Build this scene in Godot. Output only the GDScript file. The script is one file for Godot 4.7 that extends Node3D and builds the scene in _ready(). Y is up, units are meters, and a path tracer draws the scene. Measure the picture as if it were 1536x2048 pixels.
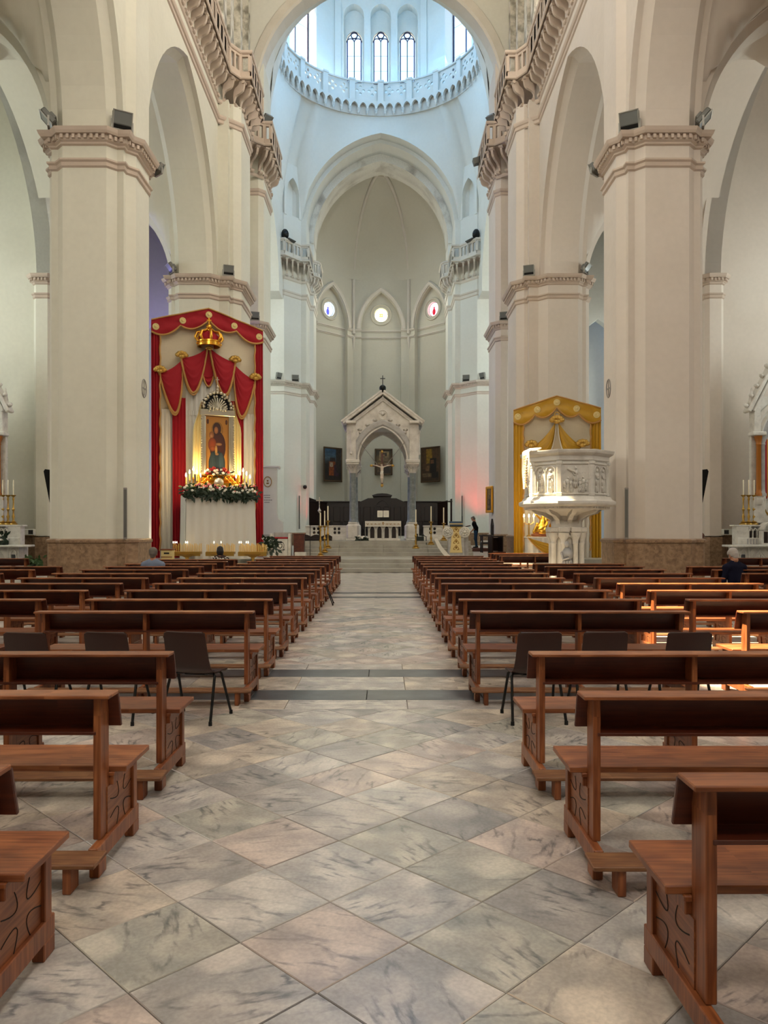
extends Node3D
# A cathedral nave looking towards the altar. x to the right of the nave axis, y up, z = minus the distance from the camera.

class B:
	var v := PackedVector3Array()
	var n := PackedVector3Array()
	var c := PackedColorArray()
	var u := PackedVector2Array()
	var t := Transform3D.IDENTITY
	var col := Color.WHITE
	func tri(a: Vector3, b: Vector3, d: Vector3, na: Vector3, nb: Vector3, nd: Vector3, ua := Vector2.ZERO, ub := Vector2.ZERO, ud := Vector2.ZERO) -> void:
		var p := t * a
		var q := t * b
		var r := t * d
		var m := (t.basis * na).normalized()
		var k := (t.basis * nb).normalized()
		var l := (t.basis * nd).normalized()
		c.append(col); c.append(col); c.append(col)
		if (q - p).cross(r - p).dot(m + k + l) > 0.0:
			v.append(p); v.append(r); v.append(q); n.append(m); n.append(l); n.append(k); u.append(ua); u.append(ud); u.append(ub)
		else:
			v.append(p); v.append(q); v.append(r); n.append(m); n.append(k); n.append(l); u.append(ua); u.append(ub); u.append(ud)
	func quad(a: Vector3, b: Vector3, d: Vector3, e: Vector3, m: Vector3) -> void:
		tri(a, b, d, m, m, m)
		tri(a, d, e, m, m, m)
	func quv(a: Vector3, b: Vector3, d: Vector3, e: Vector3, m: Vector3, r := Rect2(0, 0, 1, 1)) -> B:   # a is top left, b top right
		var p := r.position
		var q := r.end
		tri(a, b, d, m, m, m, p, Vector2(q.x, p.y), q)
		tri(a, d, e, m, m, m, p, q, Vector2(p.x, q.y))
		return self
	func box(o: Vector3, s: Vector3, bv := 0.0) -> B:
		var h := s * 0.5
		var b := minf(bv, minf(h.x, minf(h.y, h.z)) * 0.9)
		var k := h - Vector3(b, b, b)
		for i in 3:
			var j := (i + 1) % 3
			var l := (i + 2) % 3
			for g in [-1.0, 1.0]:
				var q := []
				for e in [[-1, -1], [1, -1], [1, 1], [-1, 1]]:
					var p := Vector3.ZERO
					p[i] = g * h[i]; p[j] = e[0] * k[j]; p[l] = e[1] * k[l]
					q.append(o + p)
				var m := Vector3.ZERO
				m[i] = g
				quad(q[0], q[1], q[2], q[3], m)
				if b > 0.0:
					for g2 in [-1.0, 1.0]:
						var a1 := Vector3.ZERO
						a1[i] = g * h[i]; a1[j] = g2 * k[j]; a1[l] = k[l]
						var b1 := Vector3.ZERO
						b1[i] = g * k[i]; b1[j] = g2 * h[j]; b1[l] = k[l]
						var a0 := a1
						a0[l] = -k[l]
						var b0 := b1
						b0[l] = -k[l]
						var m2 := Vector3.ZERO
						m2[i] = g; m2[j] = g2
						quad(o + a0, o + a1, o + b1, o + b0, m2.normalized())
		if b > 0.0:
			for x in [-1.0, 1.0]:
				for y in [-1.0, 1.0]:
					for z in [-1.0, 1.0]:
						var m3 := Vector3(x, y, z)
						tri(o + Vector3(x * h.x, y * k.y, z * k.z), o + Vector3(x * k.x, y * h.y, z * k.z), o + Vector3(x * k.x, y * k.y, z * h.z), m3, m3, m3)
		return self
	func lathe(o: Vector3, prof: Array, seg := 16, flat := false, a0 := 0.0, a1 := TAU) -> B:   # prof: Vector2(radius, y) from the bottom up
		var sn := []
		for k in prof.size() - 1:
			var d: Vector2 = prof[k + 1] - prof[k]
			sn.append(Vector2(d.y, -d.x).normalized())
		for k in prof.size() - 1:
			var lo: Vector2 = sn[k]
			var hi: Vector2 = sn[k]
			if not flat and k > 0 and sn[k - 1].dot(sn[k]) > 0.7:
				lo = (sn[k - 1] + sn[k]).normalized()
			if not flat and k < sn.size() - 1 and sn[k + 1].dot(sn[k]) > 0.7:
				hi = (sn[k + 1] + sn[k]).normalized()
			for s in seg:
				var p := a0 + (a1 - a0) * s / seg
				var q := a0 + (a1 - a0) * (s + 1) / seg
				var dp := Vector3(cos(p), 0, sin(p))
				var dq := Vector3(cos(q), 0, sin(q))
				var np := dp
				var nq := dq
				if flat:
					np = (dp + dq).normalized()
					nq = np
				var y0 := Vector3(0, prof[k].y, 0)
				var y1 := Vector3(0, prof[k + 1].y, 0)
				var A: Vector3 = o + dp * prof[k].x + y0
				var C: Vector3 = o + dq * prof[k].x + y0
				var D: Vector3 = o + dq * prof[k + 1].x + y1
				var E: Vector3 = o + dp * prof[k + 1].x + y1
				var n0 := np * lo.x + Vector3(0, lo.y, 0)
				var n1 := nq * lo.x + Vector3(0, lo.y, 0)
				var n2 := nq * hi.x + Vector3(0, hi.y, 0)
				var n3 := np * hi.x + Vector3(0, hi.y, 0)
				if prof[k].x > 0.0: tri(A, C, D, n0, n1, n2)
				if prof[k + 1].x > 0.0: tri(A, D, E, n0, n2, n3)
		return self
	func ball(o: Vector3, r: Vector3, seg := 10) -> B:
		var prof := []
		var h := maxi(4, seg / 2 + 1)
		for k in h + 1:
			var a := -PI / 2 + PI * k / h
			prof.append(Vector2(maxf(0.0, cos(a)) if k > 0 and k < h else 0.0, sin(a)))
		var keep := t
		t = t * Transform3D(Basis.from_scale(r), o)
		lathe(Vector3.ZERO, prof, seg)
		t = keep
		return self
	func tube(p: Array, rad: Variant, seg := 8, caps := true) -> B:
		var rows := []
		var up := Vector3.UP
		for i in p.size():
			var d: Vector3 = (p[mini(i + 1, p.size() - 1)] - p[maxi(i - 1, 0)]).normalized()
			if absf(d.dot(up)) > 0.95 and i == 0: up = Vector3.RIGHT
			var x := up.cross(d).normalized()
			up = d.cross(x)
			var rr: float = rad[i] if rad is Array else rad
			var row := []
			for s in seg:
				var a := TAU * s / seg
				row.append([p[i] + (x * cos(a) + up * sin(a)) * rr, x * cos(a) + up * sin(a)])
			rows.append(row)
			if caps and (i == 0 or i == p.size() - 1):
				for s in seg:
					var m := -d if i == 0 else d
					tri(p[i], row[s][0], p[i] + (x * cos(TAU * (s + 1) / seg) + up * sin(TAU * (s + 1) / seg)) * rr, m, m, m)
		for i in rows.size() - 1:
			for s in seg:
				var e := (s + 1) % seg
				var a: Array = rows[i][s]
				var b: Array = rows[i][e]
				var d: Array = rows[i + 1][e]
				var f: Array = rows[i + 1][s]
				tri(a[0], b[0], d[0], a[1], b[1], d[1])
				tri(a[0], d[0], f[0], a[1], d[1], f[1])
		return self
	func extr(poly: PackedVector2Array, w0: float, w1: float, caps := true) -> B:    # along local z
		var area := 0.0
		for i in poly.size():
			area += poly[i].cross(poly[(i + 1) % poly.size()])
		for i in poly.size():
			var p := poly[i]
			var q := poly[(i + 1) % poly.size()]
			var d := q - p
			if d.length() < 1e-6: continue
			var m := Vector3(d.y, -d.x, 0).normalized() * signf(area)
			quad(Vector3(p.x, p.y, w0), Vector3(q.x, q.y, w0), Vector3(q.x, q.y, w1), Vector3(p.x, p.y, w1), m)
		if caps:
			var ix := Geometry2D.triangulate_polygon(poly)
			for k in range(0, ix.size(), 3):
				var a := poly[ix[k]]
				var b := poly[ix[k + 1]]
				var d := poly[ix[k + 2]]
				for w in [w0, w1]:
					var m := Vector3(0, 0, 1 if (w > w0) == (w1 > w0) and w == w1 else -1)
					if w1 < w0: m = -m
					tri(Vector3(a.x, a.y, w), Vector3(b.x, b.y, w), Vector3(d.x, d.y, w), m, m, m)
		return self
	func plan(poly: PackedVector2Array, y0: float, y1: float, caps := true) -> B:   # poly holds (x, z)
		var keep := t
		t = t * Transform3D(Basis(Vector3(1, 0, 0), Vector3(0, 0, 1), Vector3(0, 1, 0)), Vector3.ZERO)
		extr(poly, y0, y1, caps)
		t = keep
		return self
	func mould(path: PackedVector2Array, prof: Array, closed := true, side := 1.0) -> B:   # a moulding along (x, z) points; prof: Vector2(out, y) from the bottom up
		var sgn := side
		if closed:
			var area := 0.0
			for i in path.size(): area += path[i].cross(path[(i + 1) % path.size()])
			sgn = signf(area)
		var rings := []
		for pr in prof: rings.append(B.offset(path, pr.x, closed, sgn))
		var m := path.size()
		for i in (m if closed else m - 1):
			var j := (i + 1) % m
			var d := path[j] - path[i]
			if d.length() < 1e-5: continue
			var o := Vector3(d.y, 0, -d.x).normalized() * sgn
			for k in prof.size() - 1:
				var a: Vector2 = rings[k][i]
				var b: Vector2 = rings[k][j]
				var e: Vector2 = rings[k + 1][j]
				var f: Vector2 = rings[k + 1][i]
				quad(Vector3(a.x, prof[k].y, a.y), Vector3(b.x, prof[k].y, b.y), Vector3(e.x, prof[k + 1].y, e.y), Vector3(f.x, prof[k + 1].y, f.y),
					(o * (prof[k + 1].y - prof[k].y) - Vector3.UP * (prof[k + 1].x - prof[k].x)).normalized())
		return self
	static func offset(path: PackedVector2Array, by: float, closed: bool, sgn: float) -> PackedVector2Array:
		var r := PackedVector2Array()
		var m := path.size()
		for i in m:
			var d0 := path[i] - path[(i - 1 + m) % m]
			var d1 := path[(i + 1) % m] - path[i]
			if not closed and i == 0: d0 = d1
			if not closed and i == m - 1: d1 = d0
			var a := Vector2(d0.y, -d0.x).normalized() * sgn
			var b := Vector2(d1.y, -d1.x).normalized() * sgn
			r.append(path[i] + (a + b) / maxf(0.3, 1.0 + a.dot(b)) * by)
		return r
	func grid(rows: Array, flip := false, uvs := false) -> B:     # a smooth surface through rows of points
		var h := rows.size()
		var w: int = rows[0].size()
		var nn := []
		for i in h:
			var line := []
			for j in w:
				var du: Vector3 = rows[i][mini(j + 1, w - 1)] - rows[i][maxi(j - 1, 0)]
				var dv: Vector3 = rows[mini(i + 1, h - 1)][j] - rows[maxi(i - 1, 0)][j]
				var m := du.cross(dv).normalized()
				if m == Vector3.ZERO: m = Vector3.UP
				line.append(-m if flip else m)
			nn.append(line)
		for i in h - 1:
			for j in w - 1:
				var a := Vector2(float(j) / (w - 1), float(i) / (h - 1))
				var b := Vector2(float(j + 1) / (w - 1), float(i + 1) / (h - 1))
				tri(rows[i][j], rows[i][j + 1], rows[i + 1][j + 1], nn[i][j], nn[i][j + 1], nn[i + 1][j + 1], a, Vector2(b.x, a.y), b)
				tri(rows[i][j], rows[i + 1][j + 1], rows[i + 1][j], nn[i][j], nn[i + 1][j + 1], nn[i + 1][j], a, b, Vector2(a.x, b.y))
		return self
	func arch(half: float, R: float, y0: float, prof: Array, seg := 14) -> B:    # prof: Vector2(radial offset, w) swept along a pointed arch in the local xy plane
		for k in prof.size() - 1:
			var a: Vector2 = prof[k]
			var b: Vector2 = prof[k + 1]
			var pa := B.curve(half, R, y0, a.x, seg)
			var pb := B.curve(half, R, y0, b.x, seg)
			for i in pa.size() - 1:
				var p0 := Vector3(pa[i].x, pa[i].y, a.y)
				var p1 := Vector3(pa[i + 1].x, pa[i + 1].y, a.y)
				var q0 := Vector3(pb[i].x, pb[i].y, b.y)
				var q1 := Vector3(pb[i + 1].x, pb[i + 1].y, b.y)
				var m := (p1 - p0).cross(q0 - p0)
				if m.length() < 1e-9: m = (q1 - q0).cross(q0 - p0)
				m = m.normalized()
				var inw := Vector3(-(p0.x + p1.x), 2.0 * (y0 - p0.y) - 0.2, 0)
				if absf(m.z) < 0.95 and m.dot(inw) < 0.0 or absf(m.z) >= 0.95 and m.z * (a.y + b.y) < 0.0: m = -m
				quad(p0, p1, q1, q0, m)
		return self
	static func curve(half: float, R: float, y0: float, dr := 0.0, seg := 14) -> PackedVector2Array:   # right springing, apex, left springing
		var e := R - half
		var top := acos(clampf(e / (R + dr), -1.0, 1.0))
		var r := PackedVector2Array()
		for i in seg + 1:
			var a := top * i / seg
			r.append(Vector2(-e + (R + dr) * cos(a), y0 + (R + dr) * sin(a)))
		for i in range(seg - 1, -1, -1): r.append(Vector2(-r[i].x, r[i].y))
		return r
	func mesh() -> ArrayMesh:
		var a := []
		a.resize(Mesh.ARRAY_MAX)
		a[Mesh.ARRAY_VERTEX] = v
		a[Mesh.ARRAY_NORMAL] = n
		a[Mesh.ARRAY_COLOR] = c
		a[Mesh.ARRAY_TEX_UV] = u
		var m := ArrayMesh.new()
		m.add_surface_from_arrays(Mesh.PRIMITIVE_TRIANGLES, a)
		return m

var M := {}
var names := {}
var rng := RandomNumberGenerator.new()

func b(t := Transform3D.IDENTITY) -> B:
	var r := B.new()
	r.t = t
	return r

func numbered(s: String) -> String:
	var k: int = names.get(s, 0)
	names[s] = k + 1
	return s if k == 0 else "%s_%03d" % [s, k]

func put(called: String, st: Variant, m: Material, parent: Node = self) -> MeshInstance3D:
	var o := MeshInstance3D.new()
	o.mesh = st.mesh() if st is B else st
	o.material_override = m
	if parent == self:
		o.name = numbered(called)
	else:
		o.name = called
	parent.add_child(o, true)
	return o

func tag(o: Node3D, label := "", category := "", group := "", kind := "") -> Node3D:
	for p in [["label", label], ["category", category], ["group", group], ["kind", kind]]:
		if p[1]: o.set_meta(p[0], p[1])
	return o

func thing(called: String, label: String, category: String, at := Vector3.ZERO, turn := 0.0, group := "") -> Node3D:
	var o := Node3D.new()
	o.name = numbered(called)
	add_child(o)
	o.position = at
	o.rotation.y = turn
	tag(o, label, category, group)
	return o

func setting(called: String, label := "") -> Node3D:
	var o := Node3D.new()
	o.name = numbered(called)
	add_child(o)
	tag(o, label, "", "", "structure")
	return o

func struct(called: String, st: Variant, m: Material, parent: Node = self) -> MeshInstance3D:
	var o := put(called, st, m, parent)
	if parent == self: o.set_meta("kind", "structure")
	return o

func copy(o: Node3D, label: String, at: Vector3, turn := 0.0, group := "") -> Node3D:
	var r: Node3D = o.duplicate()
	r.name = numbered(String(o.name).split("_0")[0])
	add_child(r)
	r.position = at
	r.rotation.y = turn
	r.set_meta("label", label)
	if group: r.set_meta("group", group)
	return r

func V(x: float, y: float, z: float) -> Vector3: return Vector3(x, y, z)
func T(o: Vector3, turn := 0.0) -> Transform3D: return Transform3D(Basis(Vector3.UP, turn), o)
func PV(a: Array) -> PackedVector2Array:
	var r := PackedVector2Array()
	for i in range(0, a.size(), 2): r.append(Vector2(a[i], a[i + 1]))
	return r
func VV(a: Array) -> Array:
	var r := []
	for i in range(0, a.size(), 2): r.append(Vector2(a[i], a[i + 1]))
	return r

# ------------------------------------------------------------------ materials
func noise(f: float, type := FastNoiseLite.TYPE_SIMPLEX_SMOOTH, oct := 4, sd := 1, ridged := false, warp := 0.0) -> FastNoiseLite:
	var q := FastNoiseLite.new()
	q.seed = sd
	q.noise_type = type
	q.frequency = f
	q.fractal_type = FastNoiseLite.FRACTAL_RIDGED if ridged else FastNoiseLite.FRACTAL_FBM
	q.fractal_octaves = oct
	if warp > 0.0:
		q.domain_warp_enabled = true
		q.domain_warp_amplitude = warp
		q.domain_warp_frequency = f * 1.3
	return q

func nbytes(q: FastNoiseLite, w: int, h: int) -> PackedByteArray:
	var im := q.get_seamless_image(w, h)
	im.convert(Image.FORMAT_L8)
	return im.get_data()

func tex(w: int, h: int, d: PackedByteArray) -> ImageTexture:
	return ImageTexture.create_from_image(Image.create_from_data(w, h, false, Image.FORMAT_RGB8, d))

func ramp(x: float, stops: Array) -> Color:
	for i in stops.size() - 1:
		if x <= stops[i + 1][0]:
			return stops[i][1].lerp(stops[i + 1][1], clampf((x - stops[i][0]) / (stops[i + 1][0] - stops[i][0]), 0, 1))
	return stops[-1][1]

func mottled(w: int, stops: Array, q: FastNoiseLite, veins: FastNoiseLite = null, vein := Color.GRAY, lo := 0.8, amount := 0.6, fine: FastNoiseLite = null, fk := 0.0009) -> ImageTexture:
	var a := nbytes(q, w, w)
	var vb := nbytes(veins, w, w) if veins else a
	var fb := nbytes(fine, w, w) if fine else a
	var lut := []
	for i in 256: lut.append(ramp(i / 255.0, stops))
	var d := PackedByteArray()
	d.resize(w * w * 3)
	for i in w * w:
		var k: Color = lut[a[i]]
		if veins:
			var t := clampf((vb[i] / 255.0 - lo) / (1.0 - lo), 0.0, 1.0)
			if t > 0.0: k = k.lerp(vein, t * amount)
		var f := 1.0 + (fb[i] - 128) * fk if fine else 1.0
		d[i * 3] = int(clampf(k.r * f, 0, 1) * 255)
		d[i * 3 + 1] = int(clampf(k.g * f, 0, 1) * 255)
		d[i * 3 + 2] = int(clampf(k.b * f, 0, 1) * 255)
	return tex(w, w, d)

func marble(w: int) -> ImageTexture:
	var n1 := noise(.004, FastNoiseLite.TYPE_SIMPLEX_SMOOTH, 5, 21, false, 40.0)
	var n2 := noise(.007, FastNoiseLite.TYPE_SIMPLEX, 4, 5, true, 30.0)
	var n3 := noise(.05, FastNoiseLite.TYPE_SIMPLEX, 3, 9)
	var n4 := noise(.0028, FastNoiseLite.TYPE_SIMPLEX_SMOOTH, 3, 14)
	var d := PackedByteArray()
	d.resize(w * w * 3)
	var a := Color(.70, .67, .655)
	var e := Color(.90, .865, .83)
	var grey := Color(.47, .465, .475)
	var cloud := Color(.60, .595, .60)
	var i := 0
	for y in w:
		for x in w:
			var c := a.lerp(e, clampf(.55 + .75 * n1.get_noise_2d(x, y), 0, 1))
			var m := clampf(.35 + 1.3 * n4.get_noise_2d(x, y), 0, 1)
			c = c.lerp(cloud, clampf(.9 * n4.get_noise_2d(x + 900, y * 1.5) + .1, 0, .75))
			var r := clampf((n2.get_noise_2d(x * .42 + y * .12, y * 1.35) - .22) / .6, 0, 1)
			c = c.lerp(grey, minf(.85, r * (.14 + .75 * m)))
			var f := 1.02 + .05 * n3.get_noise_2d(x, y)
			d[i] = int(clampf(c.r * f, 0, 1) * 255); d[i + 1] = int(clampf(c.g * f, 0, 1) * 255); d[i + 2] = int(clampf(c.b * f, 0, 1) * 255)
			i += 3
	return tex(w, w, d)

func grain(w: int, upright: bool, sd: int, dark: Color, light: Color) -> ImageTexture:
	var q := noise(0.03, FastNoiseLite.TYPE_SIMPLEX, 4, sd)
	var big := noise(0.012, FastNoiseLite.TYPE_SIMPLEX, 3, sd + 5)
	var d := PackedByteArray()
	d.resize(w * w * 3)
	for y in w:
		for x in w:
			var al := float(y if upright else x)
			var ac := float(x if upright else y)
			var s := 0.5 + 0.5 * q.get_noise_2d(al * 0.12, ac * 2.4) + 0.35 * big.get_noise_2d(al * 0.5, ac)
			var k := dark.lerp(light, clampf(s, 0, 1))
			var i := (y * w + x) * 3
			d[i] = int(k.r * 255); d[i + 1] = int(k.g * 255); d[i + 2] = int(k.b * 255)
	return tex(w, w, d)

func mat(called: String, col: Color, rough := 0.8, metal := 0.0, tx: Texture2D = null, scale := 1.0, world := true) -> StandardMaterial3D:
	var m := StandardMaterial3D.new()
	m.resource_name = called
	m.albedo_color = col
	m.roughness = rough
	m.metallic = metal
	if tx:
		m.albedo_texture = tx
		if scale > 0.0:
			m.uv1_triplanar = true
			m.uv1_world_triplanar = world
			m.uv1_scale = Vector3.ONE * scale
	M[called] = m
	return m

func materials() -> void:
	var W := Color.WHITE
	var pl := mottled(512, [[0.0, Color(.955, .95, .94)], [0.5, Color(.985, .98, .975)], [1.0, W]], noise(0.005, 3, 4, 3), null, W, .8, 0, noise(0.1, 3, 2, 8), .0001)
	mat("plaster", Color(.85, .84, .78), .85, 0, pl, .11)
	mat("plaster_right", Color(.835, .795, .75), .85, 0, pl, .11)
	mat("plaster_cool", Color(.87, .87, .84), .85, 0, pl, .11)
	mat("trim", Color(.775, .71, .65), .8, 0, pl, .3)
	mat("trim_cool", Color(.83, .81, .77), .8, 0, pl, .3)
	var peel := mottled(512, [[0.0, Color(.42, .40, .36)], [0.35, Color(.62, .60, .55)], [0.55, Color(.80, .78, .73)], [1.0, Color(.86, .84, .80)]], noise(0.02, 3, 6, 17, false, 20.0), null, W, .8, 0, noise(0.2, 3, 2, 8), .0004)
	var flk := mottled(512, [[0.0, Color(.60, .58, .54)], [0.3, Color(.74, .72, .68)], [0.5, Color(.85, .84, .80)], [1.0, Color(.87, .86, .83)]], noise(0.012, 3, 5, 18, false, 20.0), null, W, .8, 0, noise(0.2, 3, 2, 8), .0003)
	mat("flaked", Color(1, 1, 1), .9, 0, flk, .10)
	mat("peeling", Color(1, 1, 1), .9, 0, peel, .16)
	var mb := marble(1024)
	var tint := [Color(1, 1, 1), Color(.94, .93, .93), Color(1.0, .97, .93), Color(.86, .86, .87), Color(.99, .945, .93), Color(.94, .945, .92)]
	for i in 6:
		var m := mat("tile%d" % i, tint[i] * Color(.93, .93, .93), .27, 0, mb, -1.0)
		m.metallic_specular = .45
	mat("paving", Color(.93, .93, .92), .3, 0, mb, .55).vertex_color_use_as_albedo = true
	var gm := mottled(512, [[0.0, Color(.20, .21, .22)], [0.5, Color(.31, .32, .33)], [1.0, Color(.44, .45, .46)]], noise(0.01, 3, 5, 31, false, 30.0), noise(0.008, 3, 4, 6, true, 40.0), Color(.7, .7, .7), .88, .5)
	var gm2 := mottled(512, [[0.0, Color(.36, .39, .40)], [0.5, Color(.48, .51, .52)], [1.0, Color(.62, .64, .64)]], noise(0.01, 3, 5, 33, false, 30.0), noise(0.008, 3, 4, 6, true, 40.0), Color(.78, .78, .78), .86, .6)
	mat("dark_marble", Color(.9, .92, .95), .28, 0, gm, .5)
	mat("column_marble", Color(1, 1, 1), .3, 0, gm2, 1.1)
	mat("dark_slab", Color(.9, .92, .95), .28, 0, gm, -1.0)
	mat("joint", Color(.34, .31, .29), .8)
	var sm := mottled(512, [[0.0, Color(.46, .37, .29)], [0.5, Color(.60, .50, .40)], [1.0, Color(.70, .60, .50)]], noise(0.02, 3, 5, 41, false, 20.0), noise(0.014, 3, 4, 16, true, 30.0), Color(.34, .25, .19), .8, .7)
	mat("socle", Color(.96, .93, .90), .42, 0, sm, .7)
	var wm := mottled(512, [[0.0, Color(.80, .79, .77)], [0.5, Color(.90, .89, .87)], [1.0, Color(.95, .945, .93)]], noise(0.012, 3, 5, 51, false, 25.0), noise(0.01, 3, 4, 26, true, 40.0), Color(.62, .62, .62), .85, .5)
	mat("white_marble", Color(.92, .91, .89), .4, 0, wm, .6)
	mat("step_marble", Color(.70, .69, .66), .35, 0, wm, .35)
	mat("gray_marble", Color(.74, .74, .75), .35, 0, wm, .8)
	var relief := FastNoiseLite.new()
	for k in 3:
		var dk := [Color(.42, .22, .12), Color(.39, .20, .105), Color(.46, .25, .14)][k] as Color
		var lt := [Color(.645, .395, .235), Color(.605, .365, .21), Color(.685, .44, .275)][k] as Color
		var gh := grain(384, false, 60 + k, dk, lt)
		var gv := grain(384, true, 70 + k, dk, lt)
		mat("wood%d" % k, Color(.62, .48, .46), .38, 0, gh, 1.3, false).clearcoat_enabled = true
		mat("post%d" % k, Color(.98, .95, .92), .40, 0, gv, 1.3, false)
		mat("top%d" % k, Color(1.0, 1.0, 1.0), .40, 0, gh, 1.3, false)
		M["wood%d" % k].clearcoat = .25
		M["wood%d" % k].clearcoat_roughness = .3
	mat("ciborium_marble", Color(.90, .89, .88), .5, 0, wm, .6)
	mat("worn", Color(.86, .95, 1.0), .55, 0, M.wood2.albedo_texture, 1.6, false)
	mat("carve", Color(.10, .04, .02), .7)
	mat("stall_wood", Color(.25, .20, .20), .4, 0, M.post1.albedo_texture, .6, false)
	mat("chair_shell", Color(.21, .115, .095), .42)
	mat("black_metal", Color(.035, .032, .032), .35, .3)
	mat("rubber", Color(.03, .03, .03), .8)
	mat("lamp_body", Color(.40, .40, .38), .5, .4)
	mat("lamp_rim", Color(.58, .57, .54), .45, .5)
	mat("lamp_glass", Color(.46, .47, .46), .2, .1)
	mat("gray_paint", Color(.55, .52, .50), .6)
	var ve := mat("velvet", Color(.60, .0, .085), .8)
	ve.rim_enabled = true
	ve.rim = .25
	ve.rim_tint = 1.0
	mat("ochre", Color(.74, .56, .10), .5)
	mat("frame_wood", Color(.30, .22, .13), .5, .2)
	mat("white_cloth", Color(.83, .81, .77), .85)
	mat("cream_cloth", Color(.85, .76, .52), .7)
	mat("fringe", Color(.72, .53, .28), .6)
	mat("beige_board", Color(.83, .78, .68), .85, 0, pl, .3)
	mat("gold", Color(.93, .70, .26), .28, 1.0)
	mat("gold_paint", Color(.78, .62, .30), .42, .55)
	mat("brass", Color(.70, .56, .28), .35, .9)
	mat("silver", Color(.80, .77, .70), .3, .9)
	mat("wax", Color(.93, .89, .78), .55)
	mat("wax_yellow", Color(.88, .72, .38), .55)
	mat("leaf", Color(.07, .15, .05), .6)
	mat("leaf_light", Color(.20, .30, .12), .6)
	mat("petal_white", Color(.92, .90, .86), .6)
	mat("petal_red", Color(.62, .05, .06), .6)
	mat("petal_pink", Color(.80, .42, .46), .6)
	mat("navy", Color(.018, .022, .045), .85)
	mat("shirt_blue", Color(.36, .41, .50), .85)
	mat("black_shirt", Color(.02, .02, .022), .85)
	mat("denim", Color(.05, .09, .15), .85)
	mat("skin", Color(.66, .43, .33), .55)
	mat("hair_gray", Color(.40, .37, .34), .75)
	mat("hair_white", Color(.66, .63, .60), .75)
	mat("hair_dark", Color(.05, .025, .02), .6)
	mat("dark_green", Color(.03, .07, .05), .6)
	mat("bronze_ball", Color(.09, .12, .11), .4, .5)
	mat("paper", Color(.88, .87, .82), .8)
	mat("ink", Color(.12, .11, .11), .8)
	mat("faint_ink", Color(.50, .48, .46), .8)
	mat("embroidery", Color(.62, .46, .20), .5, .3)
	mat("amber", Color(.66, .40, .12), .35, .2)
	mat("white_paint", Color(.80, .80, .76), .55)
	var fl := mat("flame", Color(1, .8, .45), .5)
	fl.emission_enabled = true
	fl.emission = Color(1.0, .78, .42)
	fl.emission_energy_multiplier = 14.0
	var bu := mat("bulb", Color(1, .95, .85), .5)
	bu.emission_enabled = true
	bu.emission = Color(1.0, .90, .70)
	bu.emission_energy_multiplier = 6.0
	var gl := mat("clear_glass", Color(.95, .98, 1, .08), .05)
	gl.transparency = BaseMaterial3D.TRANSPARENCY_ALPHA
	mat("plaster_apse", Color(.80, .79, .735), .85, 0, pl, .11)
	mat("lead", Color(.16, .15, .26), .6)
	for q in [["stain_blue", Color(.75, .85, 1.0), 1.6], ["stain_yellow", Color(1.0, .96, .72), 1.9], ["stain_red", Color(.95, .72, .80), 1.2], ["stain_navy", Color(.25, .25, .75), .6], ["stain_gold", Color(.85, .65, .2), .9], ["stain_crimson", Color(.55, .05, .12), .5]]:
		var m := mat(q[0], q[1], .3)
		m.emission_enabled = true
		m.emission = q[1]
		m.emission_energy_multiplier = q[2]
	var fm := mat("flesh", W, .8)
	fm.vertex_color_use_as_albedo = true
	fm.metallic_specular = .2

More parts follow.
